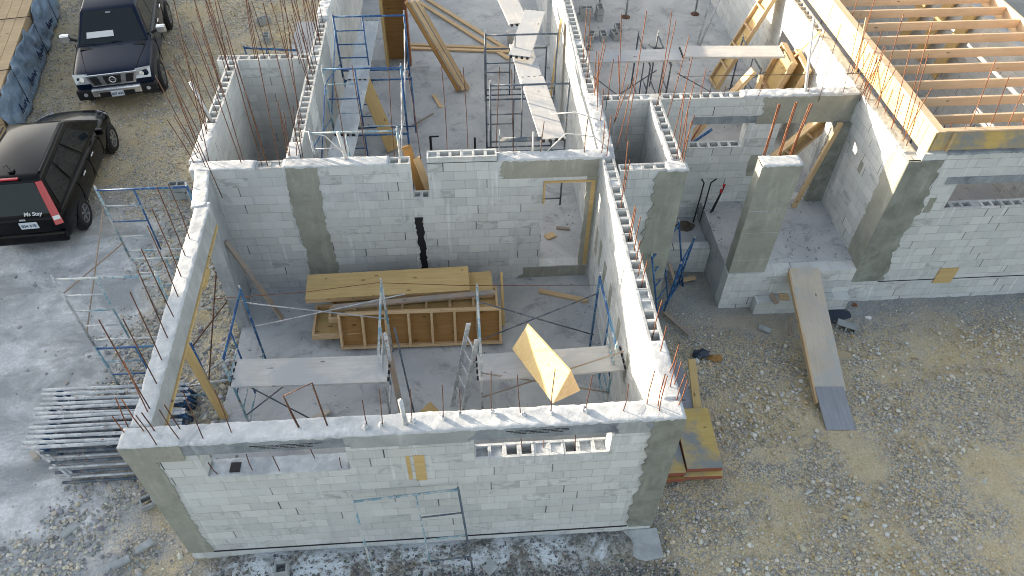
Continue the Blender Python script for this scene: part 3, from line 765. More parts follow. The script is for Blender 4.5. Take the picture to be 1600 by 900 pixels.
w.patch(5.5, 6.78, 0.0, 0.28, -1, 'green', 'grout_skim', rag=0.12, ragr=0, proud=0.010)
# timber door frame
fr = MB()
w.bx(fr, 6.68, 6.757, 5.485, 5.74, 0.31, 2.43); w.bx(fr, 5.84, 6.757, 5.485, 5.74, 2.432, 2.476)
w.bx(fr, 5.803, 5.838, 5.485, 5.74, 1.95, 2.476)
dfm = fr.obj('door_frame', M['ply'], w.root)
w.bars(g['north'], 'rust', 0.0078)

def wall(*a, bars=None, bmat='rust', **k):
    o = Wall(*a, **k)
    if bars: o.bars(g[bars], bmat, 0.0078)
    return o

w = wall('block_wall', 'y', 5.72, 9.2, -0.40, -0.18, -0.7, TOP, 'hollow topped west wall of the small dark back room',
         hollow=[(6.9, 9.2)], opens=[(5.95, 6.55, 0.9, 2.3)], bars='bathwest')
w.cap(5.72, 6.9, h=0.03, rough=0.012)
w = wall('block_wall', 'x', -0.62, 1.26, 9.2, 9.42, -0.7, TOP, 'hollow topped far wall of the small dark back room', hollow=[(-0.62, 1.26)], bars='bathnorth')
w = wall('block_wall', 'y', 5.72, 22, 1.26, 1.48, -0.7, TOP, 'long hollow topped wall between the small back room and the scaffolded room',
         hollow=[(6.2, 10.9)], bars='batheast', opens=[(7.3, 7.7, 1.9, 2.35)])
w.cap(5.72, 6.2, h=0.05); w.cap(10.9, 22, h=0.12, rough=0.02, over=0.02)
w.patch(8.1, 10.4, 0.3, TOP - 0.02, 1, 'render', 'grout_skim', rag=0.1, proud=0.008)
w.patch(5.75, 7.2, 0.3, TOP - 0.02, 1, 'render', 'grout_skim', rag=0.1, proud=0.008)
w = wall('block_wall', 'y', 5.72, 22, 6.84, 7.06, -0.7, TOP, 'long hollow topped wall, sunlit on its left face, right of the scaffolded room',
         hollow=[(7.55, 22)], opens=[(13.4, 14.4, 0.3, 2.4)])
w.cap(5.72, 7.55, h=0.05, rough=0.012)
w.bars([b for b in g['shaft'] if b[0] < 7.6], 'orange', 0.008)
w = wall('block_wall', 'x', 7.08, 7.92, 5.1, 5.30, -1.1, TOP, 'narrow block wall closing the shaft beside the near room', hollow=[(7.08, 7.92)])
w = wall('concrete_column', 'x', 7.92, 8.28, 5.08, 5.31, -1.1, TOP - 0.02, 'green grey round cornered column at the left of the open niche',
         cat='column', material='green', group=None)
w.patch(7.72, 8.0, -0.7, TOP - 0.03, -1, 'green', 'grout_skim', rag=0.1, ragr=0, proud=0.004, tooth=0.35)
w.cap(7.91, 8.29, TOP - 0.02, h=0.05)
w = wall('block_wall', 'y', 5.31, 7.3, 8.04, 8.26, -1.1, TOP, 'short hollow topped wall between the shaft and the open niche', hollow=[(5.31, 7.3)])
w.bars([b for b in g['shaft'] if b[0] >= 7.6], 'orange', 0.008)
w = wall('block_wall', 'x', 7.06, 12.3, 7.3, 7.52, -1.1, TOP, 'block wall behind the porch with a window opening and a doorway under a green beam',
         opens=[(9.05, 10.15, 1.58, 2.36), (10.85, 11.93, 0.3, 2.34)], hollow=[(7.1, 8.1), (8.3, 9.9)])
w.bars(g['porch_back'], 'rust', 0.006)
w.cap(9.9, 12.3, h=0.05, rough=0.012)
w.patch(10.35, 12.28, 2.33, TOP - 0.01, -1, 'green', 'tie_beam', rag=0.12, ragr=0, proud=0.012)
w.patch(9.0, 10.45, 2.36, 2.53, -1, 'lintel', 'lintel', rag=0.0, proud=0.010)
w.patch(11.93, 12.3, 0.3, 2.33, -1, 'dkgreen', 'column', rag=0.03, ragr=0, proud=0.10)
w.patch(10.42, 10.66, 1.0, 1.55, -1, 'green', 'grout_skim', rag=0.02, proud=0.005)
mb = MB(); w.cells(9.05, 10.15, 1.78, mb, 0.1); mb.obj('window_sill', M['block'], w.root)
w = wall('block_wall', 'y', 5.1, 22, 12.3, 12.52, -1.1, TOP, 'very sunlit block wall with a doorway between the back room and the raftered wing',
         opens=[(10.0, 11.5, 0.3, 2.15)], hollow=[(9.8, 12.5)])
w.cap(5.32, 9.8, mat='render', h=0.03, rough=0.012)
w.cap(12.5, 22, mat='render', h=0.03)
w.patch(5.09, 5.62, -0.1, TOP - 0.02, -1, 'green', 'column', rag=0.05, ragl=0, proud=0.02)
w.patch(6.3, 6.42, 1.75, 2.0, -1, 'green', 'grout_skim', rag=0.01)
w.bars(g['wingwest'], 'orange', 0.008)
w = wall('block_wall', 'x', 12.52, 19.5, 5.1, 5.32, -1.1, 3.10, 'front wall of the raftered wing with a long window over the gravel yard',
         opens=[(13.45, 16.1, 1.60, 2.40)], group='block walls of the unfinished house')
w.patch(12.285, 12.95, -0.12, TOP, -1, 'dkgreen', 'column', rag=0.07, ragl=0, proud=0.02, label='dark column at the corner')
w.patch(13.2, 16.4, 2.40, 2.56, -1, 'lintel', 'lintel', rag=0.0, proud=0.012)
w.patch(14.12, 14.52, -0.27, 0.16, -1, 'ply', 'plywood_patch', rag=0.0, proud=0.02)
w.patch(13.5, 13.62, 1.98, 2.3, -1, 'green', 'grout_skim', rag=0.0) if False else None
w.patch(13.08, 13.2, 1.72, 2.08, -1, 'green', 'grout_skim', rag=0.02)
w.block(12.9, 19.5, 5.088, 5.12, -0.17, -0.15, 'bitumen', 'damp_course', jit=0.003)
mb = MB(); w.cells(13.45, 16.1, 1.80, mb, 0.1); mb.obj('window_sill', M['block'], w.root)
w.cap(12.95, 19.5, 3.10, mat='lintel', h=0.03, over=0.02)
w.bars(g['wingsouth'], 'orange', 0.008)
w = wall('block_wall', 'y', 5.32, 22, 16.42, 16.64, -1.1, 3.0, 'far side wall of the raftered wing under its rim board')

# porch pillar
w = wall('concrete_pillar', 'x', 9.62, 10.36, 5.10, 5.36, 0.26, TOP, 'free standing green grey pillar with six red rebars on the porch edge', cat='pillar', material='green', group=None)
w.cap(9.62, 10.36, h=0.03)
w.bars(g['pillar'], 'orange', 0.012)
for z in (0.62, 1.35, 1.9):
    w.block(9.64, 10.34, 5.0965, 5.11, z, z + 0.012, 'render', 'cast_ridge', jit=0.003)

# slabs of the house
def structure(name, mb, mat, **k):
    o = mb.obj(name, M[mat], None, **k)
    o['kind'] = 'structure'
    return o
mb = MB(); mb.box(0.0, 6.82, 0.25, 5.5, -0.6, 0.0); structure('near_room_floor', mb, 'slab')
mb = MB(); mb.box(1.48, 6.84, 5.72, 22, -0.6, 0.3); structure('scaffold_room_floor', mb, 'slab')
mb = MB(); mb.box(7.06, 12.3, 7.52, 22, -0.6, 0.3); structure('back_room_floor', mb, 'slab')
mb = MB(); mb.box(12.52, 16.42, 5.32, 22, -0.6, 0.3); structure('wing_floor', mb, 'slab')
mb = MB(); mb.box(9.6, 12.3, 5.34, 7.3, -1.0, 0.3); structure('porch_floor', mb, 'slab')
w = wall('low_wall', 'x', 9.60, 12.28, 5.06, 5.337, -1.1, 0.27, 'low block base wall along the front edge of the porch', cat='wall', group=None)
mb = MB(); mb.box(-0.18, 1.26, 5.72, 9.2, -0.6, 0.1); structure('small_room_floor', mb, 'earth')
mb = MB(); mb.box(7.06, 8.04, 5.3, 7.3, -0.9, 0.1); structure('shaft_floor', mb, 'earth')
mb = MB(); mb.box(-0.55, 1.26, 9.42, 17, -0.6, -0.13); structure('outer_pad', mb, 'slab')
mb = MB(); mb.box(16.64, 19.5, 5.32, 22, -0.6, 0.3); structure('far_wing_floor', mb, 'slab')

# low wall in the niche, fill behind it
w = wall('low_wall', 'x', 8.27, 9.59, 6.15, 6.35, -1.1, 0.0, 'low block wall across the dark niche behind the blue frame', cat='wall', group=None)
mb = MB(); mb.box(8.27, 9.59, 6.35, 7.3, -1.0, -0.12); structure('niche_fill', mb, 'slab')
w = wall('block_step', 'x', 10.3, 12.29, 4.86, 5.05, -1.1, -0.38, 'block step in front of the porch under the ramp', cat='step', group=None)

# conduit stubs against the porch wall
conduits = [((9.45, 7.1, -0.1), (9.45, 7.05, 1.05), (9.38, 7.05, 1.15)), ((9.6, 7.1, -0.1), (9.6, 7.05, 1.05), (9.7, 7.05, 1.15)),
            ((9.72, 7.0, -0.1), (9.86, 6.95, 0.95), (9.86, 6.95, 1.0)), ((9.66, 6.98, -0.1), (9.80, 6.9, 0.85), (9.80, 6.9, 0.9))]
names = ['black conduit stub bent left against the niche wall', 'black conduit stub bent right against the niche wall',
         'black conduit stub with the higher red cap in the niche', 'black conduit stub with the lower red cap in the niche']
for i, (c, n_) in enumerate(zip(conduits, names)):
    t = thing('conduit_stub', n_, 'conduit', c[0], 0, 'conduit stubs in the niche')
    MB().tube(local(c[0], c), 0.016, 7).obj('pipe', M['bitumen'], t)
    if i > 1:
        q = Vector(c[2]) - Vector(c[0])
        MB().tube([q, q + Vector((0, 0, 0.07))], 0.028, 8).obj('cap', M['redcap'], t)

# ------------------------------------------------------------ ground
def H2(x, y):
    """ground level: flat in the west, falling towards the porch in the east"""
    e = np.clip((x - 6.5) / 1.0, 0, 1)
    f = np.clip((y + 0.2) / 4.6, 0, 1)
    return -0.27 - 0.47 * e * f
def noise2(x, y):
    return (np.sin(x * 1.7 + 1.3 * np.sin(y * 0.9)) * np.cos(y * 1.45 + np.sin(x * 1.1)) * 0.5
            + np.sin(x * 4.1 + y * 2.7) * np.sin(y * 5.3 - x * 1.9) * 0.22 + np.sin(x * 9.7 - y * 3.1) * np.sin(y * 11.3 + x * 6.1) * 0.12)
xs = np.concatenate([[-400, -150, -70, -40, -25, -18], np.arange(-12, 18.01, 0.09), [22, 30, 45, 80, 160, 400]])
ys = np.concatenate([[-300, -100, -40, -15, -7], np.arange(-3, 20.01, 0.09), [24, 30, 45, 80, 160, 500]])
X, Y = np.meshgrid(xs, ys, indexing='ij')
rng = np.random.default_rng(3)
Zg = H2(X, Y) + noise2(X, Y) * 0.028
inner = (X > -12) & (X < 18) & (Y > -3) & (Y < 20)
rough = np.where(X < -2.3, 0.004, 0.008)
Zg = Zg + np.where(inner, rng.normal(0, 1, X.shape) * rough, 0)
# heap of rubble against the slab edge inside the wide opening, and the niche
Zg += 0.20 * np.exp(-(((X + 0.25) / 0.35) ** 2 + ((Y - 3.2) / 1.3) ** 2))
Zg += 0.12 * np.exp(-(((X - 8.7) / 0.6) ** 2 + ((Y - 5.9) / 0.35) ** 2))
Zg += 0.10 * np.exp(-(((Y + 0.1) / 0.25) ** 2)) * np.clip((X - 0.2), 0, 1) * (X < 6.8)
nx, ny = X.shape
V = np.stack([X, Y, Zg], -1).reshape(-1, 3)
idx = np.arange(nx * ny).reshape(nx, ny)
F = np.stack([idx[:-1, :-1], idx[1:, :-1], idx[1:, 1:], idx[:-1, 1:]], -1).reshape(-1, 4)
def np_mesh(name, V, F, mat, smooth=False):
    me = bpy.data.meshes.new(name)
    k = F.shape[1]
    me.vertices.add(len(V)); me.loops.add(F.size); me.polygons.add(len(F))
    me.vertices.foreach_set('co', V.astype(np.float32).ravel())
    me.loops.foreach_set('vertex_index', F.astype(np.int32).ravel())
    me.polygons.foreach_set('loop_start', np.arange(0, F.size, k, dtype=np.int32))
    me.polygons.foreach_set('loop_total', np.full(len(F), k, dtype=np.int32))
    me.polygons.foreach_set('use_smooth', np.full(len(F), smooth))
    me.update(calc_edges=True)
    me.materials.append(mat)
    o = bpy.data.objects.new(name, me)
    COL.objects.link(o)
    return o
gr = np_mesh('ground', V, F, M['ground'], True)
gr['kind'] = 'structure'
ZI = Zg
def ground_at(x, y):
    i = np.clip(np.searchsorted(xs, x) - 1, 0, nx - 2); j = np.clip(np.searchsorted(ys, y) - 1, 0, ny - 2)
    return ZI[i, j]

# loose stones
t = (1 + 5 ** 0.5) / 2
ico = np.array([(-1, t, 0), (1, t, 0), (-1, -t, 0), (1, -t, 0), (0, -1, t), (0, 1, t), (0, -1, -t), (0, 1, -t), (t, 0, -1), (t, 0, 1), (-t, 0, -1), (-t, 0, 1)], float)
ico /= np.linalg.norm(ico[0])
icf = np.array([(0, 11, 5), (0, 5, 1), (0, 1, 7), (0, 7, 10), (0, 10, 11), (1, 5, 9), (5, 11, 4), (11, 10, 2), (10, 7, 6), (7, 1, 8), (3, 9, 4), (3, 4, 2), (3, 2, 6), (3, 6, 8), (3, 8, 9), (4, 9, 5), (2, 4, 11), (6, 2, 10), (8, 6, 7), (9, 8, 1)])
def stones(name, x, y, r, col, lift=0.3):
    n = len(x)
    sc = r[:, None] * rng.uniform(0.6, 1.25, (n, 3)); sc[:, 2] *= 0.75
    v = ico[None] * rng.uniform(0.75, 1.2, (n, 12, 1)) * sc[:, None, :]
    a = rng.uniform(0, 6.283, n); b = rng.uniform(-0.6, 0.6, n)
    cb, sb = np.cos(b)[:, None], np.sin(b)[:, None]
    v1 = np.stack([v[..., 0], v[..., 1] * cb - v[..., 2] * sb, v[..., 1] * sb + v[..., 2] * cb], -1)
    ca, sa = np.cos(a)[:, None], np.sin(a)[:, None]
    v = np.stack([v1[..., 0] * ca - v1[..., 1] * sa, v1[..., 0] * sa + v1[..., 1] * ca, v1[..., 2]], -1)
    v += np.stack([x, y, ground_at(x, y) + r * lift], -1)[:, None, :]
    F = (icf[None] + (np.arange(n) * 12)[:, None, None]).reshape(-1, 3)
    o = np_mesh(name, v.reshape(-1, 3), F, M['stone'])
    at = o.data.color_attributes.new('Col', 'FLOAT_COLOR', 'POINT')
    c = np.repeat(np.concatenate([col, np.ones((n, 1))], 1), 12, 0)
    at.data.foreach_set('color', c.astype(np.float32).ravel())
    o['kind'] = 'stuff'
    return o
def pal(n, cols, jit=0.05):
    cols = np.array(cols)
    c = cols[rng.integers(0, len(cols), n)]
    return np.clip(c * rng.uniform(0.75, 1.2, (n, 1)) + rng.normal(0, 0.012, (n, 3)), 0.01, 0.8)
CR = [(0.66, 0.61, 0.49), (0.56, 0.50, 0.37), (0.72, 0.69, 0.61), (0.45, 0.45, 0.43), (0.56, 0.44, 0.25), (0.50, 0.43, 0.31), (0.60, 0.61, 0.60), (0.34, 0.32, 0.28)]
GR = [(0.36, 0.38, 0.40), (0.46, 0.48, 0.50), (0.26, 0.28, 0.30), (0.50, 0.47, 0.39), (0.56, 0.57, 0.57)]
DK = [(0.08, 0.09, 0.10), (0.13, 0.14, 0.15), (0.20, 0.21, 0.22), (0.30, 0.31, 0.31), (0.40, 0.40, 0.38)]
def field(n, x0, x1, y0, y1, keep, rmed, rsig, rmax, cols, name):
    x = rng.uniform(x0, x1, n); y = rng.uniform(y0, y1, n)
    k = rng.uniform(0, 1, n) < keep(x, y)
    x, y = x[k], y[k]
    r = np.clip(rmed * np.exp(rng.normal(0, rsig, len(x))), 0.006, rmax)
    return stones(name, x, y, r, pal(len(x), cols))
def patchy(x, y, s=1.0, a=0.2, b=0.9):
    q = noise2(x * s + 5, y * s + 2) + 0.6 * noise2(x * s * 2.3 + 1, y * s * 2.3 + 7)
    return np.clip(a + (b - a) * (0.45 + 1.8 * q), 0.02, 1)
def east_keep(x, y):
    k = patchy(x, y, 0.75, 0.05, 0.85)
    k = k * np.where(y > 4.2, 0.35, 1) * (y < 5.0)
    k = np.maximum(k, 0.85 * ((x > 11.6) & (y < 3.9) & (y > 1.0) & (x < 13.2)) * patchy(x, y, 1.3, 0.3, 1.0))
    k = np.maximum(k, 0.8 * np.exp(-((x - 8.2) ** 2 + (y + 0.5) ** 2) / 0.8))
    return k * (x > 7.15)
field(52000, 7.1, 17.5, -1.7, 5.05, east_keep, 0.0115, 0.48, 0.05, CR, 'yard_gravel')
field(9000, 7.1, 16.5, -1.7, 4.4, lambda x, y: east_keep(x, y) ** 1.5 * 0.8, 0.027, 0.32, 0.08, CR[:3] + CR[6:7] + CR[4:5], 'yard_cobbles')
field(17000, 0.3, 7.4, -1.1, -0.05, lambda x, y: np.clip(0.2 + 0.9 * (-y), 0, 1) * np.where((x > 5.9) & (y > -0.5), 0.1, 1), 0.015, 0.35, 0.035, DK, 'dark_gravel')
def west_keep(x, y):
    lim = x + 0.5 * noise2(x * 1.3, y * 1.3) + 0.6 * np.clip(1.2 - y, 0, 1)
    k = np.clip((lim + 2.7) / 0.6, 0, 1) * (y < 8.5) + (y >= 8.0) * 0.9
    k = k * ((x < -0.02) | ((x < 0.35) & (y < 0))) * patchy(x, y, 1.1, 0.3, 1.0)
    return k * np.where((y < 0.8) & (x > -0.8), 0.35, 1)
field(30000, -3.0, 0.05, -1.2, 8.5, west_keep, 0.019, 0.42, 0.06, GR + CR[:4], 'west_gravel')
field(42000, -10.5, -0.45, 8.0, 20, lambda x, y: patchy(x, y, 1.2, 0.3, 0.9), 0.018, 0.38, 0.05, CR, 'parking_gravel')
field(1600, -7, -2.2, -1.5, 8.5, lambda x, y: 0.3 + 0 * x, 0.014, 0.5, 0.05, GR, 'dust_stones')
n = 160
stones('rubble', rng.uniform(-0.7, -0.02, n), rng.uniform(2.0, 4.4, n), rng.uniform(0.02, 0.07, n), pal(n, GR + CR[:3]), 0.2)

# unseen house block added in the west to keep low sun off the yard
nb = thing('unseen_sun_blocker', 'plain stucco sun blocker added out of view west of the parked vehicles', 'sun blocker', (-27, 26, 0))
def nx_(mb, *a): 
    x0, x1, y0, y1, z0, z1 = a
    return mb.box(x0 + 27, x1 + 27, y0 - 26, y1 - 26, z0, z1)
OCC = 6.6
nx_(MB(), -33, -20.5, 2, 52, -0.5, OCC - 0.25).obj('wall', M['stucco'], nb)
nx_(MB(), -33.3, -20.2, 1.7, 52.3, OCC - 0.25, OCC).obj('roof', M['stucco'], nb)
nx_(MB(), -26.0, -20.2, 3.0, 14.3, OCC + 0.002, OCC + 0.95).obj('raised_sun_blocker', M['stucco'], nb)  # taller block added to shade the left wall tops
for y in range(5, 50, 5):
    for z in (0.9, 3.9):
        wn = nx_(MB(), -20.52, -20.44, y, y + 1.4, z, z + 1.3).obj('window', M['glass'], nb)

# ------------------------------------------------------------ boards and planks
def board_mesh(name, p, q, w, h, mat, parent=None, upv=(0, 0, 1), bevel=0.004, bow=0.0, seg=1):
    """a board from p to q with its grain along its length"""
    p, q = Vector(p), Vector(q)
    L = (q - p).length
    d = (q - p).normalized()
    u = Vector(upv)
    a = u.cross(d).normalized()
    b = d.cross(a).normalized()
    mb = MB()
    n = 6 if bow else seg
    V = []
    for i in range(n + 1):
        x = -L / 2 + L * i / n
        z = -bow * (1 - (2 * i / n - 1) ** 2)
        for (yy, zz) in ((-w / 2, -h / 2), (w / 2, -h / 2), (w / 2, h / 2), (-w / 2, h / 2)):
            V.append((x, yy, zz + z))
    F = [(3, 2, 1, 0), tuple(4 * n + k for k in range(4))]
    for i in range(n):
        for k in range(4):
            F.append((4 * i + k, 4 * i + (k + 1) % 4, 4 * i + 4 + (k + 1) % 4, 4 * i + 4 + k))
    o = mb.add(V, F).obj(name, M[mat], None, bevel=bevel)
    R = Matrix((d, a, b)).transposed()
    mw = Matrix.Translation((p + q) / 2) @ R.to_4x4()
    if parent is not None:
        o.parent = parent
        o.matrix_parent_inverse = Matrix.Identity(4)
        o.matrix_basis = Matrix.Translation(-Vector(parent.location)) @ mw
    else:
        o.matrix_world = mw
    return o
def board(name, label, cat, p, q, w, h, mat, group=None, upv=(0, 0, 1), **k):
    o = board_mesh(name, p, q, w, h, mat, None, upv, **k)
    return prop(o, label, cat, group)

# ------------------------------------------------------------ scaffold frames
def make_frame(h, mats, label, width=1.52, ladder=0.62, rungs=3, r=0.021, barm=None):
    t = thing('frame_scaffold', label, 'scaffold frame')
    A, B = M[mats[0]], M[mats[1]]
    for x in (0, width):
        p = MB().tube([(x, 0, 0), (x, 0, h * 0.55), (x, 0, h)], r, 8).obj('post', A if x else B, t, smooth=True)
        MB().tube([(x, 0, h), (x, 0, h + 0.06)], r * 0.7, 6).obj('coupling_pin', M['galv'], p)
        for z in (0.38, h - 0.30):
            MB().tube([(x, 0, z), (x, 0.05, z)], 0.008, 5).obj('brace_stud', M['galv'], p)
    MB().tube([(0, 0, h - 0.05), (width, 0, h - 0.05)], r, 8).obj('top_bar', M[barm] if barm else A, t, smooth=True)
    MB().tube([(0, 0, 0.18), (width, 0, 0.18)], r * 0.85, 8).obj('bottom_bar', M[barm] if barm else B, t, smooth=True)
    MB().tube([(ladder, 0, 0.18), (ladder, 0, h - 0.05)], r * 0.75, 8).obj('inner_post', A, t, smooth=True)
    for k in range(rungs):
        z = 0.18 + (h - 0.23) * (k + 1) / (rungs + 1)
        MB().tube([(0, 0, z), (ladder, 0, z)], r * 0.72, 7).obj('rung', A if k % 2 else B, t, smooth=True)
    return t
G_NEAR, G_MIDL, G_MIDR, G_EXT = ('scaffold frames in the near room', 'blue scaffold frames along the left wall of the scaffolded room',
                                 'dark scaffold frames along the right wall of the scaffolded room', 'scaffold frames outside the west opening')
protoA = make_frame(1.90, ('bluep', 'palep'), 'blue scaffold frame nearest the west opening in the near room')
protoA.location = (0.56, 2.15, 0); protoA.rotation_euler = (0, 0, math.pi / 2); protoA['group'] = G_NEAR
protoB = make_frame(1.90, ('palep', 'galv'), 'pale worn scaffold frame left of the aluminium ladder in the near room')
protoB.location = (2.92, 2.18, 0); protoB.rotation_euler = (0, 0, math.pi / 2 + 0.02); protoB['group'] = G_NEAR
copy_thing(protoB, (4.50, 1.96, 0), math.pi / 2, 'pale worn scaffold frame right behind the aluminium ladder', G_NEAR)
copy_thing(protoA, (6.62, 2.05, 0.05), math.pi / 2 + 0.02, 'scaffold frame close to the sunlit side wall of the near room', G_NEAR)
protoC = make_frame(1.52, ('bluep', 'bluep'), 'lower blue scaffold frame nearest the camera along the left wall')
protoC.location = (1.72, 5.98, 0.3); protoC['group'] = G_MIDL
ordn = ['nearest the camera', 'in the middle', 'farthest from the camera']
for i, y in enumerate((5.98, 8.12, 10.3)):
    if i:
        copy_thing(protoC, (1.68 + 0.02 * i, y, 0.3), 0.01, 'lower blue scaffold frame %s along the left wall' % ordn[i], G_MIDL)
    copy_thing(protoC if i > 1 else protoB if i == 0 else protoA, (1.70, y + 0.01, 1.84), 0, 'upper scaffold frame %s along the left wall of the scaffolded room' % ordn[i], G_MIDL).scale = (1, 1, 0.8 if i < 2 else 1)
protoD = make_frame(1.52, ('greyp', 'greyp'), 'lower dark scaffold frame nearest the camera along the right wall', rungs=1)
protoD.location = (5.02, 5.95, 0.3); protoD.scale = (0.5, 1, 1.9); protoD['group'] = G_MIDR
for i, y in enumerate((5.95, 7.4, 9.35)):
    if i: copy_thing(protoD, (4.93, y, 0.3), 0, 'lower dark scaffold frame %s along the right wall' % ordn[i], G_MIDR)
    if i: copy_thing(protoD, (4.93, y, 1.84), 0, 'upper dark scaffold frame %s along the right wall' % ordn[i], G_MIDR)
copy_thing(protoD, (5.0, 11.6, 0.3), 0, 'dark scaffold frame under the tilted far plank', G_MIDR)
copy_thing(protoB, (-1.80, 5.10, -0.25), 0, 'lower scaffold frame at the far end outside the west opening', G_EXT).scale = (1, 1, 0.84)
copy_thing(protoA, (-1.80, 5.10, 1.37), 0, 'upper scaffold frame at the far end outside the west opening', G_EXT).scale = (0.98, 1, 0.84)
copy_thing(protoA, (-1.78, 3.00, -0.25), 0, 'lower scaffold frame at the near end outside the west opening', G_EXT).scale = (1, 1, 0.84)
copy_thing(protoB, (-1.78, 3.00, 1.37), 0, 'upper scaffold frame at the near end outside the west opening', G_EXT).scale = (0.98, 1, 0.84)
c = copy_thing(protoC, (8.24, 4.72, -0.68), math.radians(38), 'bright blue scaffold frame leaning in the open niche', 'blue frames in the niche')
c.rotation_euler = (math.radians(-14), 0, math.radians(52))
c.scale = (0.8, 1, 1.12)
c = copy_thing(protoC, (8.42, 4.98, -0.66), 0, 'bright blue scaffold frame standing behind the leaning one in the niche', 'blue frames in the niche')
c.rotation_euler = (math.radians(4), 0, math.radians(58)); c.scale = (0.55, 1, 0.95)
protoE = make_frame(1.90, ('palep', 'greyp'), 'loose scaffold frame leaning on the outside of the nearest wall', r=0.017)
protoE.location = (4.27, -0.70, -0.20)
protoE.rotation_euler = (math.radians(-18), math.radians(-5), math.radians(1)); protoE.scale = (-0.95, 1, 1.05)
protoE['category'] = 'scaffold frame'
copy_thing(protoD, (8.9, 10.6, 0.3), math.pi / 2, 'dark scaffold frame under the joint of the long platform in the back room', 'frames under the back room platform')
copy_thing(protoD, (9.4, 10.6, 0.3), math.pi / 2, 'second dark scaffold frame just right of the platform joint', 'frames under the back room platform')
copy_thing(protoD, (11.5, 10.3, 0.3), math.pi / 2, 'dark scaffold frame near the right end of the back room platform', 'frames under the back room platform')
copy_thing(protoD, (7.35, 9.9, 0.3), math.pi / 2, 'dark scaffold frame at the left end of the back room platform', 'frames under the back room platform')
c = copy_thing(protoC, (-0.75, 12.0, -0.13), 0, 'blue scaffold frame standing on the outer concrete pad', 'frame on the pad')
c.rotation_euler = (math.radians(6), 0, math.radians(-8)); c.scale = (0.85, 1, 1.35)
c = copy_thing(protoD, (13.9, 7.4, 0.3), 0.2, 'dark scaffold frame inside the wing under the rafters', 'frames inside the wing')
copy_thing(protoD, (13.2, 9.5, 0.3), 0.9, 'second dark scaffold frame deeper inside the wing', 'frames inside the wing')

def rod(name, label, cat, pts, r, mat, group=None, n=6):
    o = thing(name, label, cat, pts[0], 0, group)
    MB().tube(local(pts[0], pts), r, n).obj('pipe', M[mat], o, smooth=True)
    return o
def brace(label, a, b, c, d, mat, group):
    m = (Vector(a) + Vector(b)) / 2
    t = thing('cross_brace', label, 'brace', m, 0, group)
    MB().tube(local(m, [a, b]), 0.013, 6).obj('brace_rod', M[mat], t, smooth=True)
    MB().tube(local(m, [Vector(c) + Vector((0, 0.03, 0)), Vector(d) + Vector((0, 0.03, 0))]), 0.013, 6).obj('brace_rod', M[mat], t, smooth=True)
    return t
GB = 'cross braces between scaffold frames'
brace('pale cross brace between the two left frames of the near room', (0.56, 3.7, 1.5), (2.92, 3.72, 0.9), (0.56, 3.7, 0.85), (3.25, 3.72, 1.5), 'galv', GB)
brace('cross brace under the plank of the two left frames', (0.56, 2.15, 1.5), (1.6, 2.15, 0.2), (0.56, 2.15, 0.38), (1.5, 2.15, 1.3), 'greyp', GB)
brace('cross brace near the sunlit wall passing below the yellow form', (4.5, 1.93, 1.55), (6.62, 2.0, 0.75), (4.5, 1.93, 0.85), (6.75, 2.0, 1.80), 'oldwood', GB)
brace('thin cross brace on the far side of the right plank', (4.5, 3.5, 1.5), (6.62, 3.55, 0.4), (4.5, 3.5, 0.4), (6.62, 3.55, 1.5), 'greyp', GB)
brace('rusty cross brace outside the west opening', (-1.80, 5.10, 2.6), (-1.78, 3.0, 1.7), (-1.80, 5.10, 1.7), (-1.78, 3.0, 2.6), 'oldwood', GB)
brace('lower rusty cross brace outside the west opening', (-0.28, 5.10, 1.2), (-0.28, 3.0, 0.2), (-0.28, 5.10, 0.2), (-0.28, 3.0, 1.2), 'rust', GB)
for k, (x, m_) in enumerate(((1.70, 'bluep'), (3.20, 'galv'))):
    for i, (ya, yb) in enumerate(((5.98, 8.12), (8.12, 10.3))):
        brace('%s cross brace on the %s side of the left scaffold row' % (('near', 'far')[i], ('wall', 'room')[k]), (x, ya, 2.2), (x, yb, 3.0), (x, ya, 3.0), (x, yb, 2.2), m_, GB)
brace('thin cross brace in front of the left half of the back room platform', (7.35, 9.9, 2.0), (8.9, 10.0, 0.7), (7.35, 9.9, 0.9), (8.9, 10.0, 2.0), 'greyp', GB)
brace('thin cross brace in front of the right half of the back room platform', (9.4, 10.0, 0.8), (11.5, 10.0, 1.9), (9.4, 10.0, 1.9), (11.5, 10.0, 0.7), 'greyp', GB)

# planks on the scaffolds
GP = 'scaffold planks'
board('scaffold_plank', 'dusty wide plank on the two left frames of the near room', 'plank', (0.60, 2.27, 1.40), (3.02, 2.22, 1.40), 0.54, 0.045, 'plank', GP, bow=0.012)
board('scaffold_plank', 'dusty wide plank under the yellow form in the near room', 'plank', (4.45, 2.13, 1.42), (6.78, 2.20, 1.42), 0.52, 0.045, 'plank', GP, bow=0.012)
zz = 1.95
board('scaffold_plank', 'grey plank nearest the camera in the left scaffold row', 'plank', (1.86, 5.95, 2.02), (2.00, 7.95, 2.02), 0.50, 0.045, 'plankw', GP)
board('scaffold_plank', 'grey plank in the middle of the left scaffold row', 'plank', (1.98, 7.75, 2.07), (2.12, 9.9, 2.10), 0.47, 0.045, 'plankw', GP)
board('scaffold_plank', 'grey plank farthest from the camera in the left scaffold row', 'plank', (2.10, 9.75, 2.12), (2.22, 12.3, 2.18), 0.45, 0.045, 'plankw', GP)
board('scaffold_plank', 'dusty plank nearest the camera in the right scaffold row', 'plank', (6.02, 6.15, 2.92), (5.82, 8.3, 2.92), 0.48, 0.045, 'plank', GP)
board('scaffold_plank', 'dusty plank in the middle of the right scaffold row', 'plank', (5.82, 8.15, 2.87), (5.70, 9.75, 2.87), 0.48, 0.045, 'plank', GP)
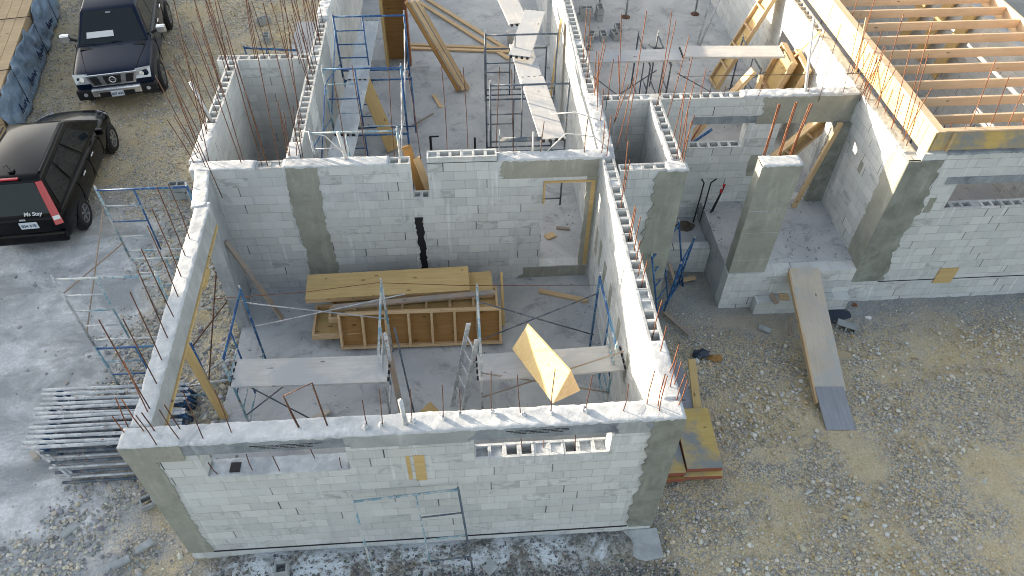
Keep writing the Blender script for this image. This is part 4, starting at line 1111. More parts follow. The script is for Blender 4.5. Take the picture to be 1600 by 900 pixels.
board('scaffold_plank', 'short dusty plank lying askew on top of the right scaffold row', 'plank', (5.62, 9.0, 3.0), (6.12, 10.9, 3.05), 0.46, 0.045, 'plank', GP)
board('scaffold_plank', 'white dusty plank at the far end of the right scaffold row', 'plank', (5.8, 11.2, 2.6), (5.5, 13.2, 2.6), 0.48, 0.045, 'plank', GP)
board('scaffold_plank', 'mortar splashed plank in the left half of the back room platform', 'plank', (7.10, 10.1, 2.32), (9.55, 10.12, 2.32), 0.50, 0.05, 'plank', GP)
board('scaffold_plank', 'clean plank in the right half of the back room platform', 'plank', (9.45, 10.15, 2.37), (11.75, 10.05, 2.37), 0.50, 0.05, 'plank', GP)

# aluminium ladder leaning on the scaffold frame
t = thing('ladder', 'dark grey aluminium ladder leaning on the pale scaffold frame', 'ladder', (4.05, 2.3, 0))
for (a, b) in (((3.98, 2.42, 0), (4.33, 2.62, 1.95)), ((4.12, 2.05, 0), (4.45, 2.28, 1.95))):
    board_mesh('side_rail', a, b, 0.075, 0.03, 'galv', t, upv=(0.3, -1, 0))
for k in range(6):
    f = (k + 0.6) / 6.4
    a = Vector((3.98, 2.42, 0)).lerp(Vector((4.33, 2.62, 1.95)), f); b = Vector((4.12, 2.05, 0)).lerp(Vector((4.45, 2.28, 1.95)), f)
    MB().tube(local(t.location, [a, b]), 0.014, 6).obj('rung', M['galv'], t)
rod('steel_prop', 'pale steel prop standing beside the left frames of the near room', 'prop', [(3.08, 2.30, 0), (3.04, 2.36, 2.1)], 0.03, 'galv')
board('timber_post', 'weathered timber leaning on the left frames of the near room', 'post', (3.22, 1.75, 0), (3.02, 2.5, 1.85), 0.09, 0.04, 'oldwood')
rod('steel_prop', 'thin steel prop leaning beside the weathered timber', 'prop', [(3.38, 2.0, 0), (3.16, 2.6, 1.95)], 0.016, 'greyp')
rod('galvanised_strap', 'short galvanised pipe standing up from the nearest wall', 'pipe', [(3.50, 0.12, 2.9), (3.47, 0.14, 3.45)], 0.032, 'galv')

# ------------------------------------------------------------ timber forms
def form_panel(name, label, corners, depth, nribs, mat='ply', ribmat='stud', group=None, ribside=1, th=0.02, rail=0.045):
    """plywood sheet with rails round its edge and ribs on one side; corners p0 p1 (long) p2 p3"""
    p = [Vector(c) for c in corners]
    c0 = (p[0] + p[2]) / 2
    L = ((p[1] - p[0]).length + (p[2] - p[3]).length) / 2
    Wd = ((p[3] - p[0]).length + (p[2] - p[1]).length) / 2
    d = (p[1] - p[0] + p[2] - p[3]).normalized()
    nrm = d.cross(p[3] - p[0]).normalized()
    a = nrm.cross(d)
    t = thing(name, label, 'form panel', c0, 0, group)
    R = Matrix((d, a, nrm)).transposed().to_4x4()
    def put(o):
        o.parent = t; o.matrix_basis = R
        return o
    put(MB().box(-L / 2, L / 2, -Wd / 2, Wd / 2, -th, 0).obj('plywood_sheet', M[mat]))
    z0, z1 = (0.0008, depth) if ribside > 0 else (-th - depth, -th - 0.0008)
    for y in (-1, 1):
        ya, yb = sorted((y * Wd / 2, y * (Wd / 2 - rail)))
        put(MB().box(-L / 2, L / 2, ya, yb, z0, z1).obj('rail', M[ribmat], bevel=0.003))
    for k in range(nribs):
        x = -L / 2 + rail / 2 + (L - rail) * k / (nribs - 1)
        put(MB().box(x - rail / 2, x + rail / 2, -Wd / 2 + rail + 0.001, Wd / 2 - rail - 0.001, z0, z1 - 0.002).obj('rib', M[ribmat], bevel=0.003))
    return t
GF = 'plywood forms stacked on the near room floor'
form_panel('plywood_form', 'long yellow form panel on top of the stack by the green column', [(1.34, 4.38, 0.80), (4.37, 4.44, 0.80), (4.37, 5.02, 0.86), (1.34, 4.96, 0.86)], 0.10, 6, group=GF, ribside=-1)
form_panel('plywood_form', 'yellow form panel under the right end of the top one', [(2.75, 4.42, 0.62), (4.83, 4.50, 0.62), (4.81, 5.06, 0.66), (2.75, 4.99, 0.66)], 0.10, 5, group=GF, ribside=-1)
form_panel('plywood_form', 'ribbed brown form panel leaning at the front of the stack', [(1.96, 3.84, 0.03), (4.94, 3.80, 0.03), (4.93, 4.06, 0.74), (1.92, 4.10, 0.74)], 0.09, 8, 'brown', 'stud', group=GF, ribside=1)
form_panel('plywood_form', 'lowest yellow form box sticking out at the left of the stack', [(1.42, 3.92, 0.20), (4.7, 3.98, 0.20), (4.7, 4.75, 0.20), (1.42, 4.72, 0.20)], 0.10, 8, 'ply', 'stud', group=GF, ribside=1)
form_panel('plywood_form', 'middle yellow form panel with ribs between the stacked forms', [(1.75, 4.1, 0.45), (4.9, 4.1, 0.45), (4.9, 4.75, 0.45), (1.75, 4.75, 0.45)], 0.10, 8, 'ply', 'stud', group=GF, ribside=1)
board('timber_post', 'long purple grey timber lying across the stacked forms', 'timber', (1.86, 4.12, 0.83), (4.84, 4.33, 0.83), 0.11, 0.05, 'oldwood')
board('timber_post', 'short bracing timber on the right of the stacked forms', 'timber', (3.2, 4.15, 0.58), (4.1, 4.05, 0.56), 0.06, 0.03, 'stud')
board('timber_post', 'form block standing behind the right end of the stack', 'timber', (5.0, 4.2, 0.02), (5.0, 4.95, 0.72), 0.05, 0.12, 'ply')

# lit V shaped form resting on the right plank
t = thing('form_trough', 'sunlit yellow V shaped plywood form tipped over the right plank', 'form', (5.3, 1.8, 1.45))
A, B, C_, D, E_ = (5.27, 2.5, 2.02), (5.01, 2.33, 1.62), (5.50, 0.98, 2.00), (5.78, 1.32, 2.32), (5.95, 1.28, 1.86)
A2 = (5.47, 2.45, 1.60)
lo = t.location
q = local(lo, [A, B, C_, D, E_, A2])
MB().slabq([q[0], q[1], q[2], q[3]], 0.02).obj('lit_sheet', M['rim'], t)  # sunlit side painted with the paler plywood colour
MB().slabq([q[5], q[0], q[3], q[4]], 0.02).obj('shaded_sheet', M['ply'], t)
nn_ = (q[3] - q[2]).cross(q[4] - q[2]).normalized() * 0.02
MB().add([q[2], q[3], q[4], q[2] + nn_, q[3] + nn_, q[4] + nn_], [(0, 1, 2), (5, 4, 3), (0, 3, 4, 1), (1, 4, 5, 2), (2, 5, 3, 0)]).obj('end_piece', M['stud'], t)
MB().tube([q[2] + nn_ * 1.5, q[4] + nn_ * 1.5], 0.008, 4).obj('red_edge', M['redpaint'], t)

# loose timber in and around the near room
board('timber_offcut', 'short brown offcut lying on the near room floor', 'offcut', (1.39, 2.14, 0.03), (1.85, 2.42, 0.03), 0.09, 0.05, 'rampw')
board('timber_offcut', 'loose stud lying below the doorway of the near room', 'offcut', (5.77, 5.07, 0.03), (6.71, 4.74, 0.03), 0.10, 0.05, 'stud')
board('timber_post', 'brown timber leaning on the rendered pier', 'timber', (0.10, 4.86, 1.88), (0.74, 4.62, 0.04), 0.09, 0.05, 'oldwood')
board('timber_brace', 'yellow timber brace from the west beam down to the slab', 'brace', (0.10, 2.16, 2.45), (0.06, 2.40, 0.02), 0.14, 0.05, 'ply', upv=(0, 1, 0))
t = thing('plywood_offcut', 'triangular yellow plywood offcut leaning behind the nearest wall', 'offcut', (3.55, 2.1, 0))
q = local(t.location, [(3.25, 2.12, 0.02), (3.62, 2.32, 0.30), (3.92, 2.08, 0.02), (3.70, 1.9, 0.02)])
MB().slabq(q, 0.02).obj('sheet', M['ply'], t)
rod('wire', 'long rusty wire strung across the near room above the forms', 'wire', [(-0.10, 4.07, 1.25), (1.4, 4.1, 1.28), (2.76, 4.13, 1.42), (4.2, 4.4, 0.98), (6.82, 4.6, 0.62)], 0.0065, 'orange')
rod('rebar_hoop', 'bent rusty rebar hoop standing on the nearest wall', 'rebar', [(2.17, 0.16, 2.95), (2.12, 0.14, 3.66), (2.49, 0.16, 3.86), (2.52, 0.16, 2.95)], 0.0085, 'rust')
board('timber_offcut', 'pale square offcut lying beyond the doorway', 'offcut', (6.02, 6.32, 0.32), (6.22, 6.42, 0.32), 0.16, 0.03, 'stud')
board('timber_offcut', 'narrow offcut lying farther beyond the doorway', 'offcut', (6.28, 6.62, 0.32), (6.56, 6.56, 0.32), 0.07, 0.04, 'oldwood')

# scaffolded room
def leaning_form(label, a, b, w_, n, grp, mat='ply'):
    """box form leaning: from foot a to head b"""
    a, b = Vector(a), Vector(b)
    d = (b - a).normalized()
    s = Vector((1, 0.25, 0)).normalized() * w_ / 2
    return form_panel('plywood_form', label, [a - s, b - s, b + s, a + s], 0.09, n, mat, 'stud', group=grp, ribside=1)
GL = 'forms leaning in the scaffolded room'
for i in range(3):
    off = Vector((0.13 * i, 0.03 * i, 0.0))
    board('form_board', ['left', 'middle', 'right'][i] + ' board of the bundle leaning across the scaffolded room', 'form board',
          Vector((4.30, 12.1, 0.36)) + off, Vector((3.14, 12.55, 2.55)) + off, 0.10, 0.24, ['brown', 'stud', 'stud'][i], GL, upv=(0.2, -1, 0.3))
leaning_form('ribbed yellow form leaning below the left scaffold planks', (2.72, 9.55, 0.36), (2.16, 10.1, 2.0), 0.30, 6, GL)
board('form_board', 'narrow yellow board standing in the corner by the left scaffold', 'form board', (1.62, 6.35, 0.32), (1.60, 6.3, 1.7), 0.16, 0.05, 'stud', upv=(0, 1, 0))
t = thing('column_form', 'tall brown box form with orange edges standing behind the left scaffold', 'form', (2.75, 13.9, 0.3))
MB().box(-0.36, 0.30, -0.05, 0.0, 0, 2.7).obj('front_sheet', M['brown'], t)
MB().box(-0.37, -0.30, -0.45, -0.052, 0, 2.7).obj('left_sheet', M['ply'], t)
MB().box(0.24, 0.31, -0.45, -0.052, 0, 2.7).obj('right_sheet', M['orange'], t)
GLm = 'long boards lying on the scaffolded room floor'
board('long_board', 'upper of the two long pale boards lying diagonally', 'board', (3.45, 17.4, 0.33), (5.9, 13.95, 0.33), 0.13, 0.05, 'stud', GLm)
board('long_board', 'lower of the two long pale boards lying diagonally', 'board', (3.22, 17.2, 0.33), (5.75, 13.65, 0.33), 0.13, 0.05, 'stud', GLm)
board('long_board', 'farther of the two long pale boards lying level', 'board', (2.7, 14.62, 0.33), (5.87, 14.2, 0.34), 0.11, 0.05, 'stud', GLm)
board('long_board', 'nearer of the two long pale boards lying level', 'board', (2.7, 14.42, 0.33), (5.87, 14.02, 0.34), 0.11, 0.05, 'stud', GLm)
board('timber_offcut', 'small yellow offcut on the scaffolded room floor', 'offcut', (3.66, 11.95, 0.32), (3.86, 11.35, 0.32), 0.10, 0.03, 'stud')
board('timber_offcut', 'thin stick lying by the left scaffold', 'offcut', (3.15, 10.6, 0.32), (3.66, 11.1, 0.32), 0.04, 0.03, 'oldwood')
board('plywood_form', 'tall yellow form board leaning on the sunlit wall of the scaffolded room', 'form panel', (6.50, 10.6, 0.32), (6.74, 11.0, 2.75), 0.34, 0.05, 'ply', upv=(-1, 0.2, 0))
t = thing('stub_pipe', 'dark pipe stub rising from the floor of the scaffolded room', 'pipe', (3.62, 9.4, 0.3))
MB().tube([(0, 0, 0), (0, 0, 0.5)], 0.03, 8).obj('pipe', M['dark'], t); MB().tube([(0, 0, 0.5), (0.2, 0, 0.5)], 0.02, 8).obj('elbow', M['dark'], t)
t = thing('stub_pipe', 'thin dark pipe stub right of the first in the scaffolded room', 'pipe', (4.65, 9.3, 0.3))
MB().tube([(0, 0, 0), (0, 0, 0.5)], 0.025, 8).obj('pipe', M['dark'], t)
t = thing('bucket', 'white plastic bucket beside the right scaffold row', 'bucket', (5.9, 14.6, 0.3))
def lathe(prof, n=20):
    mb = MB(); V = []; F = []
    for r, z in prof:
        for j in range(n):
            a = 2 * math.pi * j / n; V.append((r * math.cos(a), r * math.sin(a), z))
    for i in range(len(prof) - 1):
        for j in range(n):
            F.append((i * n + j, i * n + (j + 1) % n, (i + 1) * n + (j + 1) % n, (i + 1) * n + j))
    F.append(tuple(reversed(range(n))))
    return mb.add(V, F)
lathe([(0.13, 0), (0.155, 0.35), (0.17, 0.36), (0.15, 0.365), (0.12, 0.03)]).obj('pail', M['white'], t, smooth=True)
MB().tube([(-0.16, 0, 0.34), (-0.1, 0.1, 0.2), (0, 0.17, 0.12), (0.1, 0.1, 0.2), (0.16, 0, 0.34)], 0.006, 5).obj('handle', M['galv'], t)
GC = 'white bent conduits by the sunlit wall'
rod('bent_conduit', 'white conduit arching from the sunlit wall, highest', 'conduit', [(6.95, 6.0, 3.0), (6.8, 6.1, 3.35), (6.4, 6.25, 3.42), (6.0, 6.4, 3.30)], 0.012, 'whitepipe', GC)
rod('bent_conduit', 'white conduit arching low over the north wall, middle', 'conduit', [(6.98, 5.75, 2.98), (6.7, 5.8, 3.2), (6.2, 5.85, 3.25), (5.85, 5.7, 2.98)], 0.012, 'whitepipe', GC)
rod('bent_conduit', 'white conduit arching over the left north wall end', 'conduit', [(1.40, 6.1, 3.0), (1.55, 6.1, 3.3), (1.95, 6.0, 3.25), (2.3, 5.85, 2.9)], 0.012, 'whitepipe', GC)
rod('white_pipe', 'thick white pipe standing on the north wall at the left', 'pipe', [(2.32, 5.68, 2.9), (2.25, 5.66, 3.55)], 0.032, 'whitepipe')
rod('white_pipe', 'long thin white pipe standing by the right scaffold', 'pipe', [(5.58, 5.85, 0.3), (5.62, 5.85, 3.3)], 0.018, 'whitepipe')
rod('white_pipe', 'grey pipe standing up from the hollow wall of the small back room', 'pipe', [(-0.27, 7.0, 2.9), (-0.45, 7.05, 3.75)], 0.032, 'galv')

# back room
GPp = 'steel props in the back room'
for i, (x, y, nm) in enumerate(((8.65, 16.2, 'left'), (9.45, 16.0, 'middle'), (11.6, 16.1, 'right'))):
    t = thing('steel_prop', nm + ' steel prop standing at the back of the back room', 'prop', (x, y, 0.3), 0, GPp)
    lathe([(0.13, 0), (0.13, 0.02), (0.03, 0.03)]).obj('base_plate', M['rust'], t)
    MB().tube([(0, 0, 0.02), (0, 0, 2.6)], 0.03, 8).obj('tube', M['galv'], t, smooth=True)
rod('steel_prop', 'long steel pipe leaning diagonally beside the leaning orange form', 'prop', [(10.95, 13.5, 0.35), (12.1, 15.0, 2.4)], 0.035, 'galv')
rod('steel_prop', 'second steel pipe crossing behind the diagonal one', 'prop', [(11.2, 14.2, 0.35), (12.25, 16.4, 2.7)], 0.03, 'galv')
t = form_panel('plywood_form', 'large sunlit yellow form with an orange edge leaning on the doorway wall', [(11.14, 11.75, 0.34), (12.18, 11.95, 2.9), (12.18, 12.5, 2.9), (11.14, 12.4, 0.34)], 0.09, 6, 'ply', 'stud', group='forms leaning in the back room', ribside=1)
t = form_panel('plywood_form', 'front yellow box form leaning beside the sunlit doorway', [(11.55, 9.75, 0.34), (11.98, 9.6, 2.35), (11.98, 10.45, 2.35), (11.55, 10.6, 0.34)], 0.12, 3, 'ply', 'stud', group='forms leaning in the back room', ribside=1)
t = form_panel('plywood_form', 'rear yellow box form leaning beside the sunlit doorway', [(11.82, 9.45, 0.34), (12.20, 9.3, 2.35), (12.20, 10.15, 2.35), (11.82, 10.3, 0.34)], 0.12, 3, 'ply', 'stud', group='forms leaning in the back room', ribside=1)
board('timber_stick', 'long pale stick leaning above the box forms', 'stick', (11.9, 10.1, 1.9), (12.26, 9.6, 3.1), 0.06, 0.04, 'stud')
board('timber_post', 'cut pale post leaning left behind the porch doorway', 'timber', (9.38, 9.0, 0.36), (10.74, 9.0, 2.54), 0.09, 0.20, 'stud', upv=(0, 1, 0))
board('timber_post', 'thin pale post right of the cut one behind the porch doorway', 'timber', (10.93, 9.0, 0.32), (10.96, 9.05, 2.38), 0.09, 0.09, 'stud', upv=(0, 1, 0))
form_panel('plywood_form', 'yellow form leaning in the porch doorway', [(10.85, 7.75, 0.34), (12.2, 7.75, 2.12), (11.95, 7.75, 2.34), (10.60, 7.75, 0.56)], 0.16, 5, 'ply', 'stud', ribside=1)
board('timber_post', 'pale green timber leaning from the doorway onto the porch corner', 'timber', (11.60, 7.0, 0.32), (12.02, 7.15, 2.40), 0.14, 0.05, 'stud', upv=(0.4, -1, 0))
board('timber_offcut', 'yellow triangular offcut on the back room floor', 'offcut', (8.2, 10.8, 0.33), (8.5, 10.6, 0.33), 0.2, 0.03, 'ply')
board('timber_offcut', 'pale offcut near the hollow wall in the back room', 'offcut', (8.6, 8.9, 0.33), (8.95, 8.7, 0.33), 0.14, 0.04, 'stud')
board('timber_offcut', 'pale stick near the hollow wall in the back room', 'offcut', (8.9, 8.75, 0.36), (9.1, 8.5, 0.36), 0.08, 0.04, 'stud')
rod('steel_prop', 'blue steel prop lying in the porch window', 'prop', [(9.0, 7.9, 1.2), (9.6, 7.7, 1.95)], 0.03, 'bluep')
rod('white_pipe', 'white splashed pole standing on the wall right of the platform', 'pipe', [(11.2, 7.42, 2.98), (11.5, 8.6, 3.9)], 0.03, 'whitepipe')
rod('cable', 'thin black cable strung level over the back wall top', 'cable', [(8.8, 7.9, 3.1), (10.6, 7.9, 3.08), (13.2, 7.85, 3.08)], 0.006, 'dark')
rod('rebar_rod', 'red and blue rebar bundle lying in the porch window', 'rebar', [(9.15, 7.6, 1.7), (9.45, 7.8, 2.2)], 0.02, 'redpaint')

# hollow blocks lying about
def make_block(label, loc, rot, grp, cat='block', half=False):
    L_ = 0.2 if half else 0.39
    mb = MB(); w_, h_, e = 0.19, 0.19, 0.03
    for a in ((-L_ / 2, L_ / 2, -w_ / 2, -w_ / 2 + e), (-L_ / 2, L_ / 2, w_ / 2 - e, w_ / 2)):
        mb.box(a[0], a[1], a[2], a[3], 0, h_)
    for x in ((-L_ / 2, L_ / 2) if half else (-L_ / 2, 0, L_ / 2)):
        x0, x1 = (x, x + e) if x < 0 else (x - e, x) if x > 0 else (-e / 2, e / 2)
        mb.box(x0, x1, -w_ / 2 + e, w_ / 2 - e, 0, h_ - 0.001)
    o = mb.obj('hollow_block', M['render'], None, bevel=0.004)
    o.location = loc; o.rotation_euler = rot
    return prop(o, label, cat, grp)
GH = 'loose hollow blocks'
make_block('half block lying on the rubble left of the nearest wall', (-0.95, 0.98, -0.25), (0.25, 0.1, 0.55), GH, half=True)
make_block('half block on the wet strip in front of the nearest wall', (1.38, -0.30, -0.22), (0, 0, 0.08), GH, half=True)
make_block('hollow block lying on its side right of the ramp', (12.15, 4.42, -0.70), (1.45, 0, -0.5), GH)
make_block('upper block of the pair stacked near the pier', (-2.2, 8.82, -0.05), (0, 0, 0.05), GH)
for i, (x, y, l) in enumerate(((-2.25, 8.8, 'lower left block of the row beyond the far scaffold frame'), (-1.82, 8.74, 'middle block of the row beyond the far scaffold frame'), (-1.38, 8.66, 'right block of the row beyond the far scaffold frame'))):
    make_block(l, (x, y, -0.25), (0, 0, 0.05), GH)
for i, (x, y, z, rz, l) in enumerate(((8.15, 15.9, 0.3, 0, 'block farthest left in the back room pile'), (8.2, 15.9, 0.5, 0.1, 'block on top at the far left of the back room pile'),
        (8.62, 15.95, 0.3, 1.57, 'upright block second in the back room pile'), (8.62, 15.95, 0.5, 1.57, 'block on top of the second one in the back room pile'),
        (9.05, 15.1, 0.3, 1.5, 'block lying under the orange offcut'), (8.2, 14.7, 0.3, 1.3, 'nearest left block of the back room pile'),
        (8.55, 14.7, 0.3, 1.57, 'middle front block of the back room pile'), (8.9, 14.75, 0.3, 1.75, 'right front block of the back room pile'),
        (8.0, 13.9, 0.3, 1.2, 'single block closest to the hollow wall in the back room'))):
    make_block(l, (x, y, z), (0, 0, rz), GH)
make_block('tilted block standing on end on the back room floor', (9.95, 14.2, 0.3), (1.57, 0.2, 0.1), GH)
make_block('pale block lying flat in the middle of the back room', (9.65, 13.9, 0.3), (1.57, 0, 1.5), GH)
for i, (x, y, l) in enumerate(((-1.62, 17.2, 'round worn block farthest up by the outer pad'), (-1.35, 16.1, 'worn block beside the outer pad, second from the top'), (-1.45, 14.6, 'pale worn block at the near corner of the outer pad'))):
    make_block(l, (x, y, -0.25), (0, 0, 0.7 + i), GH)
for i, (x, y, z, rz, l) in enumerate(((-1.22, -0.02, -0.2, 1.2, 'left broken block half in front of the nearest corner'), (-1.08, 0.0, -0.2, 0.5, 'right broken block half in front of the nearest corner'), (-0.80, 0.25, -0.22, 0.7, 'broken grey slab piece near the nearest corner'), (-2.05, 0.60, -0.25, 0.9, 'broken slab piece at the edge of the dust road'), (10.4, 4.40, -0.72, -0.5, 'pale broken slab piece left of the ramp'), (4.5, -0.45, -0.2, 0.8, 'square stone lying before the nearest wall'))):
    o = MB().box(-0.13, 0.13, -0.055, 0.055, 0, 0.06).obj('block_piece', M['render'], None, bevel=0.006)
    if 'square' in l: o.scale = (0.7, 1.4, 1)
    o.location = (x, y, z); o.rotation_euler = (0.1, 0.1, rz)
    prop(o, l, 'rubble', 'broken block pieces')

# ramp to the porch
t = thing('ramp', 'long wooden ramp with a grey board at its foot leading up to the porch', 'ramp', (11.1, 3.4, -0.7))
board_mesh('ramp_board', (11.18, 5.12, 0.30), (10.98, 2.55, -0.36), 0.60, 0.05, 'rampw', t)
board_mesh('side_stringer', (10.87, 5.10, 0.25), (10.68, 2.35, -0.44), 0.045, 0.11, 'stud', t)
board_mesh('side_stringer', (11.46, 5.10, 0.25), (11.28, 2.55, -0.42), 0.045, 0.11, 'stud', t)
board_mesh('foot_board', (10.98, 2.62, -0.315), (10.94, 1.78, -0.47), 0.54, 0.02, 'greyb', t)
board('timber_offcut', 'short offcut leaning on the step left of the ramp', 'offcut', (10.62, 5.0, -0.30), (10.70, 4.78, -0.36), 0.10, 0.03, 'oldwood')
board('timber_offcut', 'square offcut lying on the step beside the ramp', 'offcut', (10.80, 4.97, -0.36), (11.0, 4.95, -0.36), 0.16, 0.03, 'stud')
board('timber_offcut', 'old board lying on the gravel by the blue frame', 'offcut', (8.42, 4.95, -0.66), (8.78, 4.28, -0.62), 0.08, 0.04, 'oldwood')
board('timber_offcut', 'offcut lying under the blue frame in the niche', 'offcut', (8.72, 5.72, -0.58), (9.28, 5.84, -0.58), 0.10, 0.03, 'stud')
board('timber_offcut', 'offcut leaning on the column beside the blue frame', 'offcut', (8.62, 5.85, -0.1), (8.80, 5.65, -0.55), 0.08, 0.03, 'oldwood')
board('timber_offcut', 'dark stake lying near the foot of the block step', 'offcut', (10.86, 4.2, -0.70), (11.0, 4.62, -0.62), 0.05, 0.03, 'oldwood')
def debris(name, label, cat, loc, mat, s, seed):
    rr = random.Random(seed)
    bm = bmesh.new(); bmesh.ops.create_icosphere(bm, subdivisions=2, radius=1)
    for v in bm.verts:
        f = rr.uniform(0.6, 1.3)
        v.co = Vector((v.co.x * s[0] * f, v.co.y * s[1] * f, v.co.z * s[2] * rr.uniform(0.4, 1.2)))
    me = bpy.data.meshes.new(name); bm.to_mesh(me); bm.free(); me.materials.append(M[mat])
    o = bpy.data.objects.new(name, me); COL.objects.link(o); o.location = loc
    return prop(o, label, cat)
debris('crumpled_bag', 'crumpled dark bag on the gravel above the plywood stack', 'bag', (8.90, 3.75, -0.58), 'tarp', (0.17, 0.13, 0.08), 4)
debris('rag', 'brown rag beside the crumpled dark bag', 'rag', (9.16, 3.65, -0.62), 'brown', (0.13, 0.10, 0.05), 5)
debris('plastic_scrap', 'small pale blue plastic scrap on the open gravel', 'scrap', (9.72, 3.0, -0.60), 'wrap', (0.07, 0.05, 0.02), 6)
debris('plastic_scrap', 'small pale plastic scrap right of the loose hollow block', 'scrap', (12.7, 4.6, -0.72), 'white', (0.07, 0.05, 0.02), 7)
debris('orange_wrapper', 'small orange wrapper near the wing wall', 'wrapper', (12.55, 4.95, -0.70), 'orange', (0.06, 0.05, 0.03), 8)
debris('folded_tarp', 'dark folded tarpaulin lying between the ramp and the wing', 'tarpaulin', (12.0, 4.72, -0.74), 'tarp', (0.40, 0.26, 0.03), 9)
debris('dark_rubble', 'black rubble heap beside the conduit stubs in the niche', 'rubble', (9.25, 7.0, -0.12), 'earth', (0.22, 0.16, 0.08), 10)
rod('wire_loop', 'small bent wire loop on the gravel right of the ramp', 'wire', [(12.6, 3.4, -0.69), (12.62, 3.75, -0.68), (12.68, 3.76, -0.68), (12.72, 3.35, -0.69), (12.64, 3.33, -0.69)], 0.007, 'rust')

# stacked form panels right of the near room
GS = 'plywood forms stacked on the gravel yard'
form_panel('plywood_form', 'grey stained form on top of the nearest yard stack', [(7.78, 0.92, 0.02), (8.36, 0.92, 0.02), (8.50, 2.05, 0.06), (7.88, 2.07, 0.06)], 0.10, 3, 'plyg', 'redpaint', group=GS, ribside=-1)
form_panel('plywood_form', 'yellow form under the top of the nearest yard stack', [(7.76, 0.86, -0.12), (8.42, 0.86, -0.12), (8.50, 2.0, -0.12), (7.85, 2.05, -0.12)], 0.10, 3, 'plyg', 'redpaint', group=GS, ribside=-1)
form_panel('plywood_form', 'grey yellow form half hidden by the column', [(7.18, 0.88, -0.02), (7.74, 0.88, -0.02), (7.84, 2.1, 0.0), (7.2, 2.1, 0.0)], 0.10, 3, 'plyg', 'redpaint', group=GS, ribside=-1)
form_panel('plywood_form', 'lower form half hidden by the column', [(7.2, 0.84, -0.15), (7.74, 0.84, -0.15), (7.84, 2.1, -0.14), (7.2, 2.1, -0.14)], 0.10, 3, 'brown', 'redpaint', group=GS, ribside=-1)
form_panel('plywood_form', 'grey form with a yellow edge farther along the house wall', [(7.35, 2.1, -0.06), (8.14, 2.1, -0.06), (8.30, 3.2, -0.06), (7.35, 3.2, -0.06)], 0.10, 3, 'greyb', 'ply', group=GS, ribside=-1)
board('form_board', 'yellow board along the edge of the farther yard form', 'board', (8.30, 2.1, -0.04), (8.46, 3.2, -0.04), 0.14, 0.05, 'ply', GS)

# rafters and rim of the wing
t = thing('rafter_deck', 'sunlit timber rim and rafters on top of the wing', 'roof frame', (14.5, 12, 3.0))
lo = t.location
for k in range(7):
    board_mesh('rim_board', (12.60 + rj(0.004), 5.16 + 2.44 * k, 3.28), (12.60 + rj(0.004), 5.16 + 2.44 * k + 2.43, 3.28), 0.03, 0.52, 'rim', t)
board_mesh('rim_cap', (12.64, 5.1, 3.555), (12.64, 22, 3.555), 0.15, 0.03, 'pink', t)
board_mesh('rim_board', (12.62, 5.16, 3.34), (19.5, 5.16, 3.34), 0.03, 0.40, 'plyg', t)
board_mesh('rim_cap', (12.72, 5.165, 3.556), (19.5, 5.165, 3.556), 0.10, 0.028, 'pink', t)
board_mesh('rim_board', (16.42, 5.2, 3.34), (16.42, 22, 3.34), 0.04, 0.38, 'pink', t)
y = 5.72
while y < 21:
    board_mesh('rafter', (12.64, y, 3.46 - 0.07), (16.40, y + 0.03, 3.46 - 0.07), 0.05, 0.18, 'pink', t, upv=(0, 0, 1))
    y += 0.575
for i in range(12):
    x = 12.9 + i * 0.55
    board_mesh('form_stay', (x, 5.135, 3.14), (x, 5.135, 3.53), 0.02, 0.09, 'stud', t, upv=(0, 1, 0)) if i % 3 == 0 else None
for i, yy in enumerate((10.6, 11.5, 12.4)):
    board('shore_board', 'yellow shoring board %s along the far side wall of the wing' % ['first', 'second', 'third', 'fourth', 'fifth'][i], 'board', (16.32, yy, 3.0), (16.2, yy + 0.2, 1.2), 0.35, 0.05, 'ply', 'shoring boards in the wing', upv=(-1, 0, 0.3))
rod('steel_prop', 'yellow timber prop lying behind the wing window', 'prop', [(14.9, 5.9, 2.3), (16.0, 5.6, 1.7)], 0.05, 'stud')
debris('dirt_heap', 'dark dirt heap on the wing floor behind the window', 'dirt heap', (14.6, 6.1, 0.35), 'brown', (1.0, 0.5, 0.12), 12)
board('timber_stick', 'pale stick standing on the wing wall top', 'stick', (12.45, 8.0, 3.0), (12.6, 8.6, 3.9), 0.04, 0.03, 'stud')

# stack of scaffold frames on the dust road
GX = 'scaffold frames stacked on the dust road'
protoS = make_frame(1.93, ('greyp', 'galv'), 'stacked scaffold frame', r=0.030, rungs=1, barm='bluep')
order = ['first', 'second', 'third', 'fourth', 'fifth', 'sixth', 'seventh', 'eighth', 'ninth', 'tenth', 'eleventh', 'twelfth', 'thirteenth']
for i in range(13):
    l = 'scaffold frame lying in the roadside stack, %s from the near edge' % order[i]
    f = protoS if i == 0 else copy_thing(protoS, (0, 0, 0), 0, l)
    f['label'] = l; f['group'] = GX; f['category'] = 'scaffold frame'
    y = 1.72 + 0.094 * i
    tilt = math.radians(68 + rj(3))
    # frame lies with its posts along x, one post low in the north, the other on top in the south
    ex = Vector((0, math.cos(tilt), -math.sin(tilt)))       # across the frame
    ez = Vector((1, rj(0.02), rj(0.012))).normalized()        # along the posts
    ey = ez.cross(ex).normalized()
    ex = ey.cross(ez).normalized()
    f.matrix_world = Matrix.Translation((-2.90 + rj(0.06), y, 0.45 + rj(0.012))) @ Matrix((ex, ey, ez)).transposed().to_4x4() @ Matrix.Diagonal((0.5, 1, 1.22, 1))
t = thing('pipe_bundle', 'bundle of dull pipes lying at the near edge of the roadside stack', 'pipes', (-2.2, 1.9, -0.2), 0)
